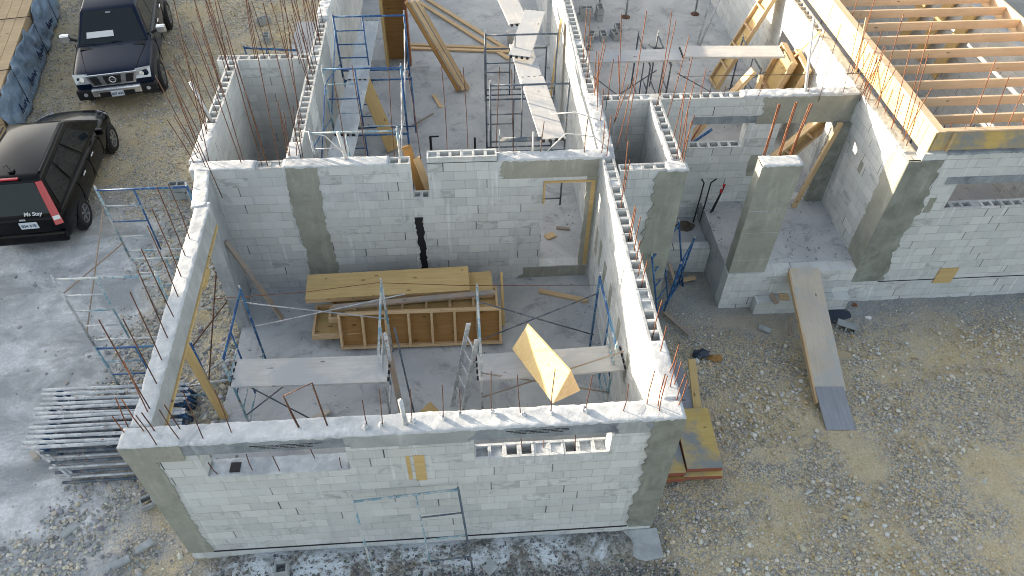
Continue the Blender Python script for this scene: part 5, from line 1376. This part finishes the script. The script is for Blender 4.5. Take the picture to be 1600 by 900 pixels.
for k in range(7):
    yy = 1.60 + 0.05 * k
    MB().tube(local(t.location, [(-2.45 - 0.03 * k + rj(0.05), yy - 0.17, -0.19 + 0.075 * k), (-0.75 + rj(0.1), yy - 0.15, -0.19 + 0.075 * k)]), 0.025, 8).obj('pipe', M['galv'] if k % 2 else M['greyp'], t, smooth=True)
t = thing('pipe_stack', 'pair of pale pipes sticking out askew from the roadside stack', 'pipes', (-2.6, 1.7, -0.2), 0)
for k in range(2):
    MB().tube(local(t.location, [(-3.05, 2.05 + 0.07 * k, -0.1), (-2.2, 1.42 + 0.06 * k, 0.0)]), 0.024, 8).obj('pipe', M['galv'], t, smooth=True)
board('timber_offcut', 'pale wood block under the corner of the roadside stack', 'offcut', (-3.10, 2.05, -0.18), (-2.98, 1.90, -0.18), 0.10, 0.09, 'rampw')
for i, (a, b) in enumerate((((-0.75, 3.25, -0.1), (-0.12, 3.75, 0.02)), ((-0.85, 3.15, -0.05), (0.05, 3.2, 0.05)))):
    rod('loose_pipe', ['upper', 'lower'][i] + ' loose grey pipe lying on the rubble inside the wide opening', 'pipe', [a, b], 0.022, 'galv', 'loose pipes on the rubble')
# frames at the lower right corner of the picture
for i in range(3):
    c = copy_thing(protoD, (11.75 + 0.05 * i, -1.15 - 0.03 * i, -0.30 + 0.06 * i), 0.05, '%s of the blue grey frames lying flat in the near yard corner' % ['lowest', 'middle', 'topmost'][i], 'frames lying flat in the yard')
    c.rotation_euler = (math.radians(-91), 0, math.radians(183 + i))
    c.location = (13.55 - 0.05 * i, -1.02 - 0.03 * i, -0.28 + 0.05 * i)

GN = 'brown boards behind the slot in the north wall'
board('form_board', 'brown board leaning behind the slot, the longer one', 'form board', (3.78, 6.2, 0.34), (3.36, 5.86, 3.08), 0.17, 0.04, 'brown', GN, upv=(0.2, -1, 0.2))
board('form_board', 'pale topped board leaning behind the slot, the shorter one', 'form board', (3.98, 6.3, 0.34), (3.52, 5.88, 2.80), 0.14, 0.04, 'stud', GN, upv=(0.2, -1, 0.2))
# crumbs of mortar and grit on the floors
def crumbs(n, x0, x1, y0, y1, z, nm):
    x = rng.uniform(x0, x1, n); y = rng.uniform(y0, y1, n)
    edge = np.minimum(np.minimum(x - x0, x1 - x), np.minimum(y - y0, y1 - y))
    k = rng.uniform(0, 1, n) < np.clip(0.12 + 1.0 * np.exp(-edge / 0.22) + 0.35 * (noise2(x * 1.4 + 3, y * 1.3) > 0.35), 0, 1)
    x, y = x[k], y[k]
    r = np.clip(0.008 * np.exp(rng.normal(0, 0.5, len(x))), 0.004, 0.03)
    o = stones(nm, x, y, r, pal(len(x), DK + GR))
    co = np.empty(len(o.data.vertices) * 3, np.float32); o.data.vertices.foreach_get('co', co); co = co.reshape(-1, 3)
    g_ = np.repeat(ground_at(x, y), 12)
    co[:, 2] += z - g_
    o.data.vertices.foreach_set('co', co.ravel()); o.data.update()
crumbs(2600, 0.03, 6.8, 0.28, 5.48, 0.001, 'floor_grit')
crumbs(2600, 1.52, 6.8, 5.75, 16, 0.301, 'floor_grit')
crumbs(2200, 7.1, 12.28, 7.55, 16, 0.301, 'floor_grit')
crumbs(700, 9.62, 12.28, 5.36, 7.28, 0.301, 'floor_grit')
# dark plank hooks added to draw the shadow at each plank end
for o_ in [o_ for o_ in COL.objects if o_.name.startswith('scaffold_plank')]:
    xs_ = [v.co.x for v in o_.data.vertices]; ys_ = [v.co.y for v in o_.data.vertices]
    for sx in (-1, 1):
        X_ = max(xs_) * sx
        for j in range(4):
            yy = max(ys_) * (-0.75 + 0.5 * j)
            MB().box(min(X_, X_ + 0.03 * sx), max(X_, X_ + 0.03 * sx), yy - 0.025, yy + 0.025, -0.03, 0.018).obj('end_shade_hook', M['dark'], o_)

# ------------------------------------------------------------ vehicles
def loft_body(stations, prof, mat, parent, name='body', sub=2):
    """stations: (y, half width, z bottom, z top, crown); prof: list of (fraction of half width, f) with f 0..1 from bottom to top"""
    mb = MB(); V = []; F = []
    n = len(prof) * 2 - 2
    for (y, w_, zb, zt, cr) in stations:
        right = [(fx * w_, zb + (zt - zb) * fz + (cr * (1 - fx) if fz >= 0.999 else 0)) for fx, fz in prof]
        ring = right + [(-x, z) for x, z in reversed(right[1:-1])]
        for x, z in ring:
            V.append((x, y, z))
    m = len(stations)
    for i in range(m - 1):
        for j in range(n):
            F.append((i * n + j, i * n + (j + 1) % n, (i + 1) * n + (j + 1) % n, (i + 1) * n + j))
    F.append(tuple(range(n))); F.append(tuple((m - 1) * n + j for j in reversed(range(n))))
    o = mb.add(V, F).obj(name, M[mat], parent, smooth=True)
    s = o.modifiers.new('sub', 'SUBSURF'); s.levels = sub; s.render_levels = sub
    return o
PROF = [(0, 0), (0.80, 0), (0.95, 0.06), (0.985, 0.3), (1.0, 0.62), (0.985, 0.82), (0.93, 0.95), (0.86, 1.0), (0, 1.0)]
def cabin(parent, base, top, z0, z1, mat, name='cabin', r=0.05):
    """base, top: (y rear, y front, half width rear, half width front)"""
    yb0, yb1, wb0, wb1 = base; yt0, yt1, wt0, wt1 = top
    mb = MB()
    zm = z1 - 0.05
    f = (zm - z0) / (z1 - z0)
    L = lambda a, b: a + (b - a) * f
    V = [(-wb0, yb0, z0), (wb0, yb0, z0), (wb1, yb1, z0), (-wb1, yb1, z0)]
    V += [(-L(wb0, wt0), L(yb0, yt0), zm), (L(wb0, wt0), L(yb0, yt0), zm), (L(wb1, wt1), L(yb1, yt1), zm), (-L(wb1, wt1), L(yb1, yt1), zm)]
    s = 0.93
    V += [(-wt0 * s, yt0 + 0.08, z1), (wt0 * s, yt0 + 0.08, z1), (wt1 * s, yt1 - 0.08, z1), (-wt1 * s, yt1 - 0.08, z1)]
    V += [(0, (yt0 + yt1) / 2, z1 + 0.035)]
    F = [(3, 2, 1, 0)]
    for k in (0, 4):
        for j in range(4):
            F.append((k + j, k + (j + 1) % 4, k + 4 + (j + 1) % 4, k + 4 + j))
    F += [(8, 9, 12), (9, 10, 12), (10, 11, 12), (11, 8, 12)]
    o = mb.add(V, F).obj(name, M[mat], parent, smooth=True, bevel=r)
    o.modifiers['bevel'].segments = 3
    o.modifiers['bevel'].angle_limit = math.radians(20)
    return o
def pane(parent, quad, inset, name='window', mat='glass', off=0.006, th=0.006):
    q = [Vector(c) for c in quad]
    c = sum(q, Vector()) / 4
    u = ((q[1] - q[0]) + (q[2] - q[3])).normalized(); v = ((q[3] - q[0]) + (q[2] - q[1])).normalized()
    n_ = u.cross(v).normalized()
    r_ = [q[0] + (u + v) * inset, q[1] + (-u + v) * inset, q[2] + (-u - v) * inset, q[3] + (u - v) * inset]
    r_ = [p + n_ * off for p in r_]
    return MB().slabq(r_, th).obj(name, M[mat], parent, bevel=0.004)
def wheel(parent, x, y, R, w_, side):
    def cyl(prof, n=32):
        V = []; F = []
        for rr, xx in prof:
            for j in range(n):
                a = 2 * math.pi * j / n; V.append((x + side * xx, y + rr * math.cos(a), R + rr * math.sin(a)))
        for i in range(len(prof) - 1):
            for j in range(n): F.append((i * n + j, i * n + (j + 1) % n, (i + 1) * n + (j + 1) % n, (i + 1) * n + j))
        return MB().add(V, F)
    ty = cyl([(R * 0.62, -w_ / 2), (R * 0.96, -w_ / 2), (R, -w_ / 2 + 0.03), (R, w_ / 2 - 0.03), (R * 0.95, w_ / 2), (R * 0.66, w_ / 2), (R * 0.62, w_ / 2 - 0.03)]).obj('wheel', M['rubber'], parent, smooth=True)
    mb = cyl([(0.001, w_ / 2 - 0.09), (R * 0.60, w_ / 2 - 0.09)])
    mb.obj('brake_disc', M['dark'], ty)
    mb = cyl([(R * 0.56, w_ / 2 - 0.05), (R * 0.56, w_ / 2 - 0.01), (R * 0.66, w_ / 2 - 0.005), (R * 0.66, w_ / 2 - 0.05)])
    for k in range(6):
        a = k * math.pi / 3 + 0.3
        p = Vector((x + side * (w_ / 2 - 0.03), y, R)); q = p + Vector((0, math.cos(a), math.sin(a))) * R * 0.58
        mb.beam(p, q, 0.055, 0.03, (1, 0, 0))
    mb.add([], [])
    mb.obj('rim', M['alloy'], ty)
    # arch lip
    cyl([(0.01, w_ / 2 - 0.045), (R + 0.055, w_ / 2 - 0.045), (R + 0.055, w_ / 2 - 0.15)]).obj('wheel_arch', M['dark'], parent)
    return ty
def letters(parent, text, size, loc, rot, mat, name='lettering', shear=0.0, ext=0.002):
    cu = bpy.data.curves.new(name, 'FONT'); cu.body = text; cu.size = size; cu.extrude = ext; cu.align_x = 'CENTER'; cu.shear = shear; cu.offset = size * 0.02
    tmp = bpy.data.objects.new('tmp', cu); COL.objects.link(tmp)
    dg = bpy.context.evaluated_depsgraph_get()
    me = bpy.data.meshes.new_from_object(tmp.evaluated_get(dg))
    bpy.data.objects.remove(tmp)
    me.name = name; me.materials.clear(); me.materials.append(M[mat])
    o = bpy.data.objects.new(name, me); COL.objects.link(o)
    o.parent = parent; o.location = loc; o.rotation_euler = rot
    return o

# pickup truck: local +Y is forward, origin on the ground below the front axle
tr = thing('pickup_truck', 'dark navy pickup truck with a chrome grille parked on the gravel', 'pickup truck', (-4.66, 13.44, -0.25), math.radians(191))
ST = [(0.93, 0.80, 0.48, 0.98, 0.02), (0.90, 0.90, 0.42, 1.06, 0.03), (0.80, 0.97, 0.40, 1.10, 0.04), (0.55, 1.0, 0.40, 1.14, 0.045), (-0.1, 1.0, 0.42, 1.20, 0.05), (-0.45, 1.0, 0.42, 1.24, 0.04),
      (-0.6, 1.0, 0.42, 1.25, 0.0), (-2.85, 1.0, 0.42, 1.27, 0.0), (-2.9, 0.99, 0.45, 1.28, 0), (-3.0, 1.0, 0.45, 1.30, 0), (-4.6, 1.0, 0.5, 1.32, 0), (-4.72, 0.98, 0.55, 1.30, 0), (-4.75, 0.95, 0.6, 1.25, 0)]
loft_body(ST, PROF, 'navy', tr)
cabin(tr, (-2.85, -0.32, 0.92, 0.90), (-2.70, -1.12, 0.70, 0.68), 1.18, 1.90, 'navy')
def cab_pt(base, top, z0, z1, side, y_f, z_f):
    """point on the cabin side: y_f 0 rear..1 front, z_f 0..1"""
    yb = base[0] + (base[1] - base[0]) * y_f; yt = top[0] + (top[1] - top[0]) * y_f
    wb = base[2] + (base[3] - base[2]) * y_f; wt_ = top[2] + (top[3] - top[2]) * y_f
    return (side * (wb + (wt_ - wb) * z_f), yb + (yt - yb) * z_f, z0 + (z1 - z0) * z_f)
TB, TT = (-2.85, -0.32, 0.92, 0.90), (-2.70, -1.12, 0.70, 0.68)
pane(tr, [(0.90, -0.32, 1.18), (-0.90, -0.32, 1.18), (-0.68, -1.12, 1.90), (0.68, -1.12, 1.90)], 0.085, 'windscreen', off=0.008)
pane(tr, [(-0.92, -2.85, 1.18), (0.92, -2.85, 1.18), (0.70, -2.70, 1.90), (-0.70, -2.70, 1.90)], 0.11, 'rear_window')
for sd_ in (1, -1):
    for f0, f1 in ((0.05, 0.45), (0.50, 0.90)):
        q = [cab_pt(TB, TT, 1.18, 1.90, sd_, f, z) for f, z in ((f1, 0.14), (f0, 0.14), (f0, 0.84), (f1 - 0.02, 0.84))]
        if sd_ > 0: q = [q[1], q[0], q[3], q[2]]
        pane(tr, q, 0.0, 'side_window', off=0.008)
    wheel(tr, sd_ * 0.885, 0, 0.40, 0.26, sd_); wheel(tr, sd_ * 0.885, -3.55, 0.40, 0.26, sd_)
    m_ = thing  # mirrors
    mo = MB().box(sd_ * 1.20 - 0.12, sd_ * 1.20 + 0.12, -0.82, -0.68, 1.22, 1.42).obj('mirror', M['chrome'], tr, bevel=0.03)
    MB().beam((sd_ * 0.93, -0.72, 1.24), (sd_ * 1.1, -0.75, 1.30), 0.06, 0.05).obj('mirror_arm', M['dark'], mo)
    for yy in (-1.55, -2.45):
        MB().beam((sd_ * 1.012, yy, 1.13), (sd_ * 1.012, yy - 0.2, 1.13), 0.03, 0.035).obj('door_handle', M['chrome'], tr, bevel=0.008)
    for yy in (-0.62, -1.72, -2.82):
        MB().box(*sorted((sd_ * 0.985, sd_ * 1.004)), yy, yy + 0.012, 0.5, 1.18).obj('door_seam', M['dark'], tr)
    # headlight wraps round the corner
    q = [(sd_ * 0.46, 0.955, 0.88), (sd_ * 0.90, 0.90, 0.86), (sd_ * 0.93, 0.80, 1.10), (sd_ * 0.58, 0.90, 1.12)]
    if sd_ > 0: q = [q[1], q[0], q[3], q[2]]
    pane(tr, q, 0.0, 'headlight', 'lamp', off=0.02, th=0.05)
    hl = MB(); hl.tube([(sd_ * 0.70, 0.93, 1.0), (sd_ * 0.71, 0.965, 1.01)], 0.06, 14); hl.obj('lamp_reflector', M['chrome'], tr, smooth=False)
    MB().box(*sorted((sd_ * 0.56, sd_ * 0.97)), 0.80, 0.985, 0.44, 0.72).obj('bumper_end', M['dark'], tr, bevel=0.04)
    MB().tube([(sd_ * 0.76, 0.97, 0.60), (sd_ * 0.76, 0.995, 0.60)], 0.05, 14).obj('fog_lamp', M['lamp'], tr)
MB().box(-0.60, 0.60, 0.90, 1.03, 0.52, 0.74).obj('bumper', M['chrome'], tr, bevel=0.04)
MB().box(-0.42, 0.42, 1.005, 1.036, 0.50, 0.64).obj('bumper_intake', M['dark'], tr)
gr_ = MB(); gr_.add([(-0.52, 0.955, 0.80), (0.52, 0.955, 0.80), (0.62, 0.93, 1.10), (-0.62, 0.93, 1.10), (-0.52, 0.985, 0.80), (0.52, 0.985, 0.80), (0.62, 0.955, 1.10), (-0.62, 0.955, 1.10)],
    [(0, 3, 2, 1), (4, 5, 6, 7), (0, 1, 5, 4), (1, 2, 6, 5), (2, 3, 7, 6), (3, 0, 4, 7)])
grl = gr_.obj('grille', M['chrome'], tr, bevel=0.01)
for (a, b, c, d) in ((-0.46, -0.29, -0.34, -0.54), (-0.17, 0.17, 0.22, -0.22), (0.29, 0.46, 0.54, 0.34)):
    MB().slabq([(a, 0.992, 0.845), (b, 0.992, 0.845), (c, 0.970, 1.055), (d, 0.970, 1.055)][::-1], 0.008).obj('grille_mesh', M['dark'], grl)
em = MB()
em.tube([(0.075 * math.cos(a), 0.998, 0.955 + 0.075 * math.sin(a)) for a in [2 * math.pi * k / 20 for k in range(21)]], 0.011, 6)
em.box(-0.105, 0.105, 0.992, 1.006, 0.94, 0.97)
em.obj('emblem', M['chrome'], grl)
pl = MB().box(-0.155, 0.155, 1.034, 1.046, 0.50, 0.655).obj('licence_plate', M['plate'], tr, bevel=0.004)
letters(pl, 'S07 433', 0.088, (0, 1.048, 0.548), (math.pi / 2, 0, math.pi), 'ink')
MB().box(-0.62, 0.58, 0.0, 0.0, 0, 0) if False else None
MB().slabq([(-0.05, -0.50, 1.372), (0.62, -0.50, 1.372), (0.60, -0.62, 1.480), (-0.05, -0.62, 1.480)], 0.004).obj('dash_paper', M['white'], tr)
MB().box(-0.06, 0.06, -1.02, -0.98, 1.77, 1.81).obj('mirror_inside', M['galv'], tr)
for x in (-0.35, 0.35):
    MB().beam((x, -0.38, 1.245), (x + 0.5 * (1 if x < 0 else 1) - 0.1, -0.42, 1.285), 0.02, 0.012).obj('wiper', M['dark'], tr)
MB().slabq([(-0.80, -0.34, 1.228), (-0.80, -0.18, 1.222), (0.80, -0.18, 1.222), (0.80, -0.34, 1.228)], 0.01).obj('cowl', M['dark'], tr)
MB().box(-0.84, 0.84, -4.6, -3.0, 1.30, 1.335).obj('bed_cover', M['dark'], tr)
for sd_ in (1, -1):
    MB().beam((sd_ * 0.60, 0.78, 1.128), (sd_ * 0.80, -0.2, 1.222), 0.012, 0.02).obj('bonnet_seam', M['dark'], tr)

# minivan: origin on the ground below the rear axle, +Y forward
vn = thing('minivan', 'black minivan with tall red tail lamps parked beside the dust road', 'minivan', (-4.86, 7.92, -0.27), math.radians(4.5))
SV = [(-0.88, 0.62, 0.36, 0.90, 0.0), (-0.84, 0.76, 0.30, 0.98, 0.0), (-0.68, 0.84, 0.27, 1.02, 0), (-0.3, 0.87, 0.26, 1.03, 0), (1.2, 0.87, 0.26, 1.0, 0), (2.1, 0.87, 0.26, 0.96, 0.02), (2.55, 0.86, 0.26, 0.93, 0.06), (3.1, 0.84, 0.27, 0.82, 0.08), (3.5, 0.74, 0.30, 0.72, 0.07), (3.66, 0.60, 0.36, 0.62, 0.04)]
loft_body(SV, PROF, 'black', vn)
VB, VT = (-0.83, 2.75, 0.79, 0.79), (-0.48, 1.50, 0.61, 0.57)
cabin(vn, VB, VT, 0.92, 1.74, 'black', r=0.13)
pane(vn, [(-0.80, -0.85, 0.92), (0.80, -0.85, 0.92), (0.61, -0.48, 1.74), (-0.61, -0.48, 1.74)], 0.12, 'rear_window', off=0.01)
pane(vn, [(0.80, 2.75, 0.92), (-0.80, 2.75, 0.92), (-0.57, 1.50, 1.74), (0.57, 1.50, 1.74)], 0.12, 'windscreen', off=0.01)
for sd_ in (1, -1):
    for f0, f1 in ((0.07, 0.30), (0.33, 0.58), (0.61, 0.86)):
        q = [cab_pt(VB, VT, 0.92, 1.74, sd_, f, z) for f, z in ((f1, 0.14), (f0, 0.14), (f0, 0.82), (f1 - 0.01, 0.82))]
        if sd_ > 0: q = [q[1], q[0], q[3], q[2]]
        pane(vn, q, 0.0, 'side_window', off=0.01)
    wheel(vn, sd_ * 0.775, 0, 0.32, 0.21, sd_); wheel(vn, sd_ * 0.775, 2.84, 0.32, 0.21, sd_)
    mo = MB().box(sd_ * 0.98 - 0.09, sd_ * 0.98 + 0.09, 2.0, 2.1, 0.98, 1.12).obj('mirror', M['black'], vn, bevel=0.025)
    for yy in (0.65, 1.35):
        MB().beam((sd_ * 0.885, yy, 0.86), (sd_ * 0.885, yy + 0.17, 0.86), 0.025, 0.035).obj('door_handle', M['chrome'], vn, bevel=0.008)
    for yy in (0.35, 1.25, 2.15):
        MB().box(*sorted((sd_ * 0.858, sd_ * 0.875)), yy, yy + 0.01, 0.35, 0.92).obj('door_seam', M['dark'], vn)
    # tall tail lamp
    q = [(sd_ * 0.66, -0.895, 0.78), (sd_ * 0.81, -0.83, 0.78), (sd_ * 0.655, -0.53, 1.66), (sd_ * 0.53, -0.565, 1.66)]
    if sd_ < 0: q = [q[1], q[0], q[3], q[2]]
    tl = pane(vn, q, 0.0, 'tail_lamp', 'red', off=0.025, th=0.06)
    qq = [Vector(q[0]).lerp(Vector(q[3]), 0.10), Vector(q[1]).lerp(Vector(q[2]), 0.10), Vector(q[1]).lerp(Vector(q[2]), 0.22), Vector(q[0]).lerp(Vector(q[3]), 0.22)]
    pane(tl, qq, 0.012, 'clear_lens', 'lamp', off=0.03, th=0.01)
    MB().beam((sd_ * 0.60, -0.35, 1.765), (sd_ * 0.585, 1.35, 1.77), 0.03, 0.02).obj('roof_rail', M['dark'], vn)
    q = [(sd_ * 0.50, 3.56, 0.60), (sd_ * 0.76, 3.38, 0.60), (sd_ * 0.74, 3.30, 0.74), (sd_ * 0.50, 3.45, 0.74)]
    if sd_ > 0: q = [q[1], q[0], q[3], q[2]]
    pane(vn, q, 0, 'headlight', 'lamp', off=0.02, th=0.03)
MB().box(-0.24, 0.24, -0.56, -0.50, 1.73, 1.765).obj('brake_lamp', M['red'], vn, bevel=0.008)
an = MB(); an.tube([(0.05, -0.28, 1.77), (0.05, -0.33, 1.95), (0.05, -0.45, 1.99)], 0.008, 5); an.box(0.0, 0.10, -0.33, -0.23, 1.755, 1.79); an.obj('antenna', M['dark'], vn)
letters(vn, 'Ms Stay', 0.115, (0.30, -0.832, 1.02), (math.radians(68), 0, 0), 'white', shear=0.2, ext=0.003)
pl = MB().box(-0.02, 0.33, -0.905, -0.885, 0.74, 0.90).obj('licence_plate', M['plate'], vn, bevel=0.004)
letters(pl, 'S04 375', 0.09, (0.155, -0.908, 0.788), (math.pi / 2, 0, 0), 'ink')
MB().box(-0.78, 0.78, -0.92, -0.80, 0.33, 0.60).obj('bumper', M['black'], vn, bevel=0.05)
MB().box(0.02, 0.14, -0.885, -0.87, 0.94, 0.98).obj('emblem', M['chrome'], vn)

# edge of another dark vehicle at the top
v2 = thing('parked_car', 'front edge of a dark vehicle at the very top beside the wrapped lumber', 'car', (-7.6, 19.8, -0.25), math.radians(185))
loft_body([(y, w_, a, b, c) for y, w_, a, b, c in SV], PROF, 'black', v2)
cabin(v2, VB, VT, 0.92, 1.55, 'black', r=0.07)
for sd_ in (1, -1):
    wheel(v2, sd_ * 0.775, 0, 0.32, 0.21, sd_); wheel(v2, sd_ * 0.775, 2.84, 0.32, 0.21, sd_)
v2.location = (-7.2, 22.45, -0.25)

# wrapped bundle of lumber
lb = thing('lumber_bundle', 'long bundle of pale lumber partly covered by a blue grey wrapper', 'lumber bundle', (-8.2, 14.5, -0.25))
ax = Vector((-0.20, 1.0, 0)).normalized(); ac = Vector((1.0, 0.20, 0)).normalized()
F0 = Vector((-6.72, 11.0, -0.25)) - Vector(lb.location)   # near right foot
LL, WW, HH = 7.6, 2.4, 1.05
for r_ in range(9):
    mb = MB()
    for k in range(2):
        o0 = F0 - ac * (WW / 9 * (r_ + 0.5)) + ax * (rj(0.08) + 0.05)
        z = 0.10 + HH / 2 * k
        mb.beam(o0 + Vector((0, 0, z + HH / 4)), o0 + ax * (LL - 0.2 + rj(0.1)) + Vector((0, 0, z + HH / 4)), WW / 9 - 0.012, HH / 2 - 0.012)
    o = mb.obj('board', M['stud'], lb)
# wrapper: a wrinkled sheet over the side, the near end and a strip of the top
nu, nv = 90, 16
V, F = [], []
for i in range(nu + 1):
    for j in range(nv + 1):
        u = LL * i / nu
        v = j / nv
        base = F0 + ax * u
        wr = 0.03 * math.sin(u * 7 + 3 * math.sin(v * 5 + u)) + 0.02 * math.sin(v * 14 + u * 4) + rj(0.012)
        hgt = 0.02 + (HH + 0.10 - 0.05 * abs(math.sin(u * 1.3)) - (0.22 if 4.1 < u < 4.9 else 0)) * v
        V.append(tuple(base + ac * (0.05 + wr + 0.05 * (1 - v)) + Vector((0, 0, hgt))))
for i in range(nu):
    for j in range(nv):
        a = i * (nv + 1) + j
        F.append((a, a + nv + 1, a + nv + 2, a + 1))
wp = MB().add(V, F).obj('wrapper', M['wrap'], lb, smooth=True)
wp.modifiers.new('solid', 'SOLIDIFY').thickness = 0.01
rr = random.Random(5)
for u0 in (0.9, 2.3, 3.7, 5.4):
    mb = MB()
    base = F0 + ax * u0 + ac * 0.17
    for k in range(6):
        p = [base + ax * (0.12 * k + rr.uniform(-0.03, 0.03)) + Vector((0, 0, 0.35 + (0.22 if k == 0 else 0.10) * s_ + rr.uniform(-0.03, 0.03))) + ac * 0.01 for s_ in (0, 1.2)]
        p.append(base + ax * (0.12 * (k + 1)) + Vector((0, 0, 0.36)) + ac * 0.01)
        mb.tube(p, 0.014, 5)
    mb.obj('printed_mark', M['ink'], lb)
for u0 in (1.7, 4.6, 6.6):
    mb = MB(); b0 = F0 + ax * u0
    mb.tube([b0 + ac * 0.13 + Vector((0, 0, 0.0)), b0 + ac * 0.12 + Vector((0, 0, HH + 0.13)), b0 - ac * WW + Vector((0, 0, HH + 0.13))], 0.012, 5)
    mb.obj('strap', M['dark'], lb)
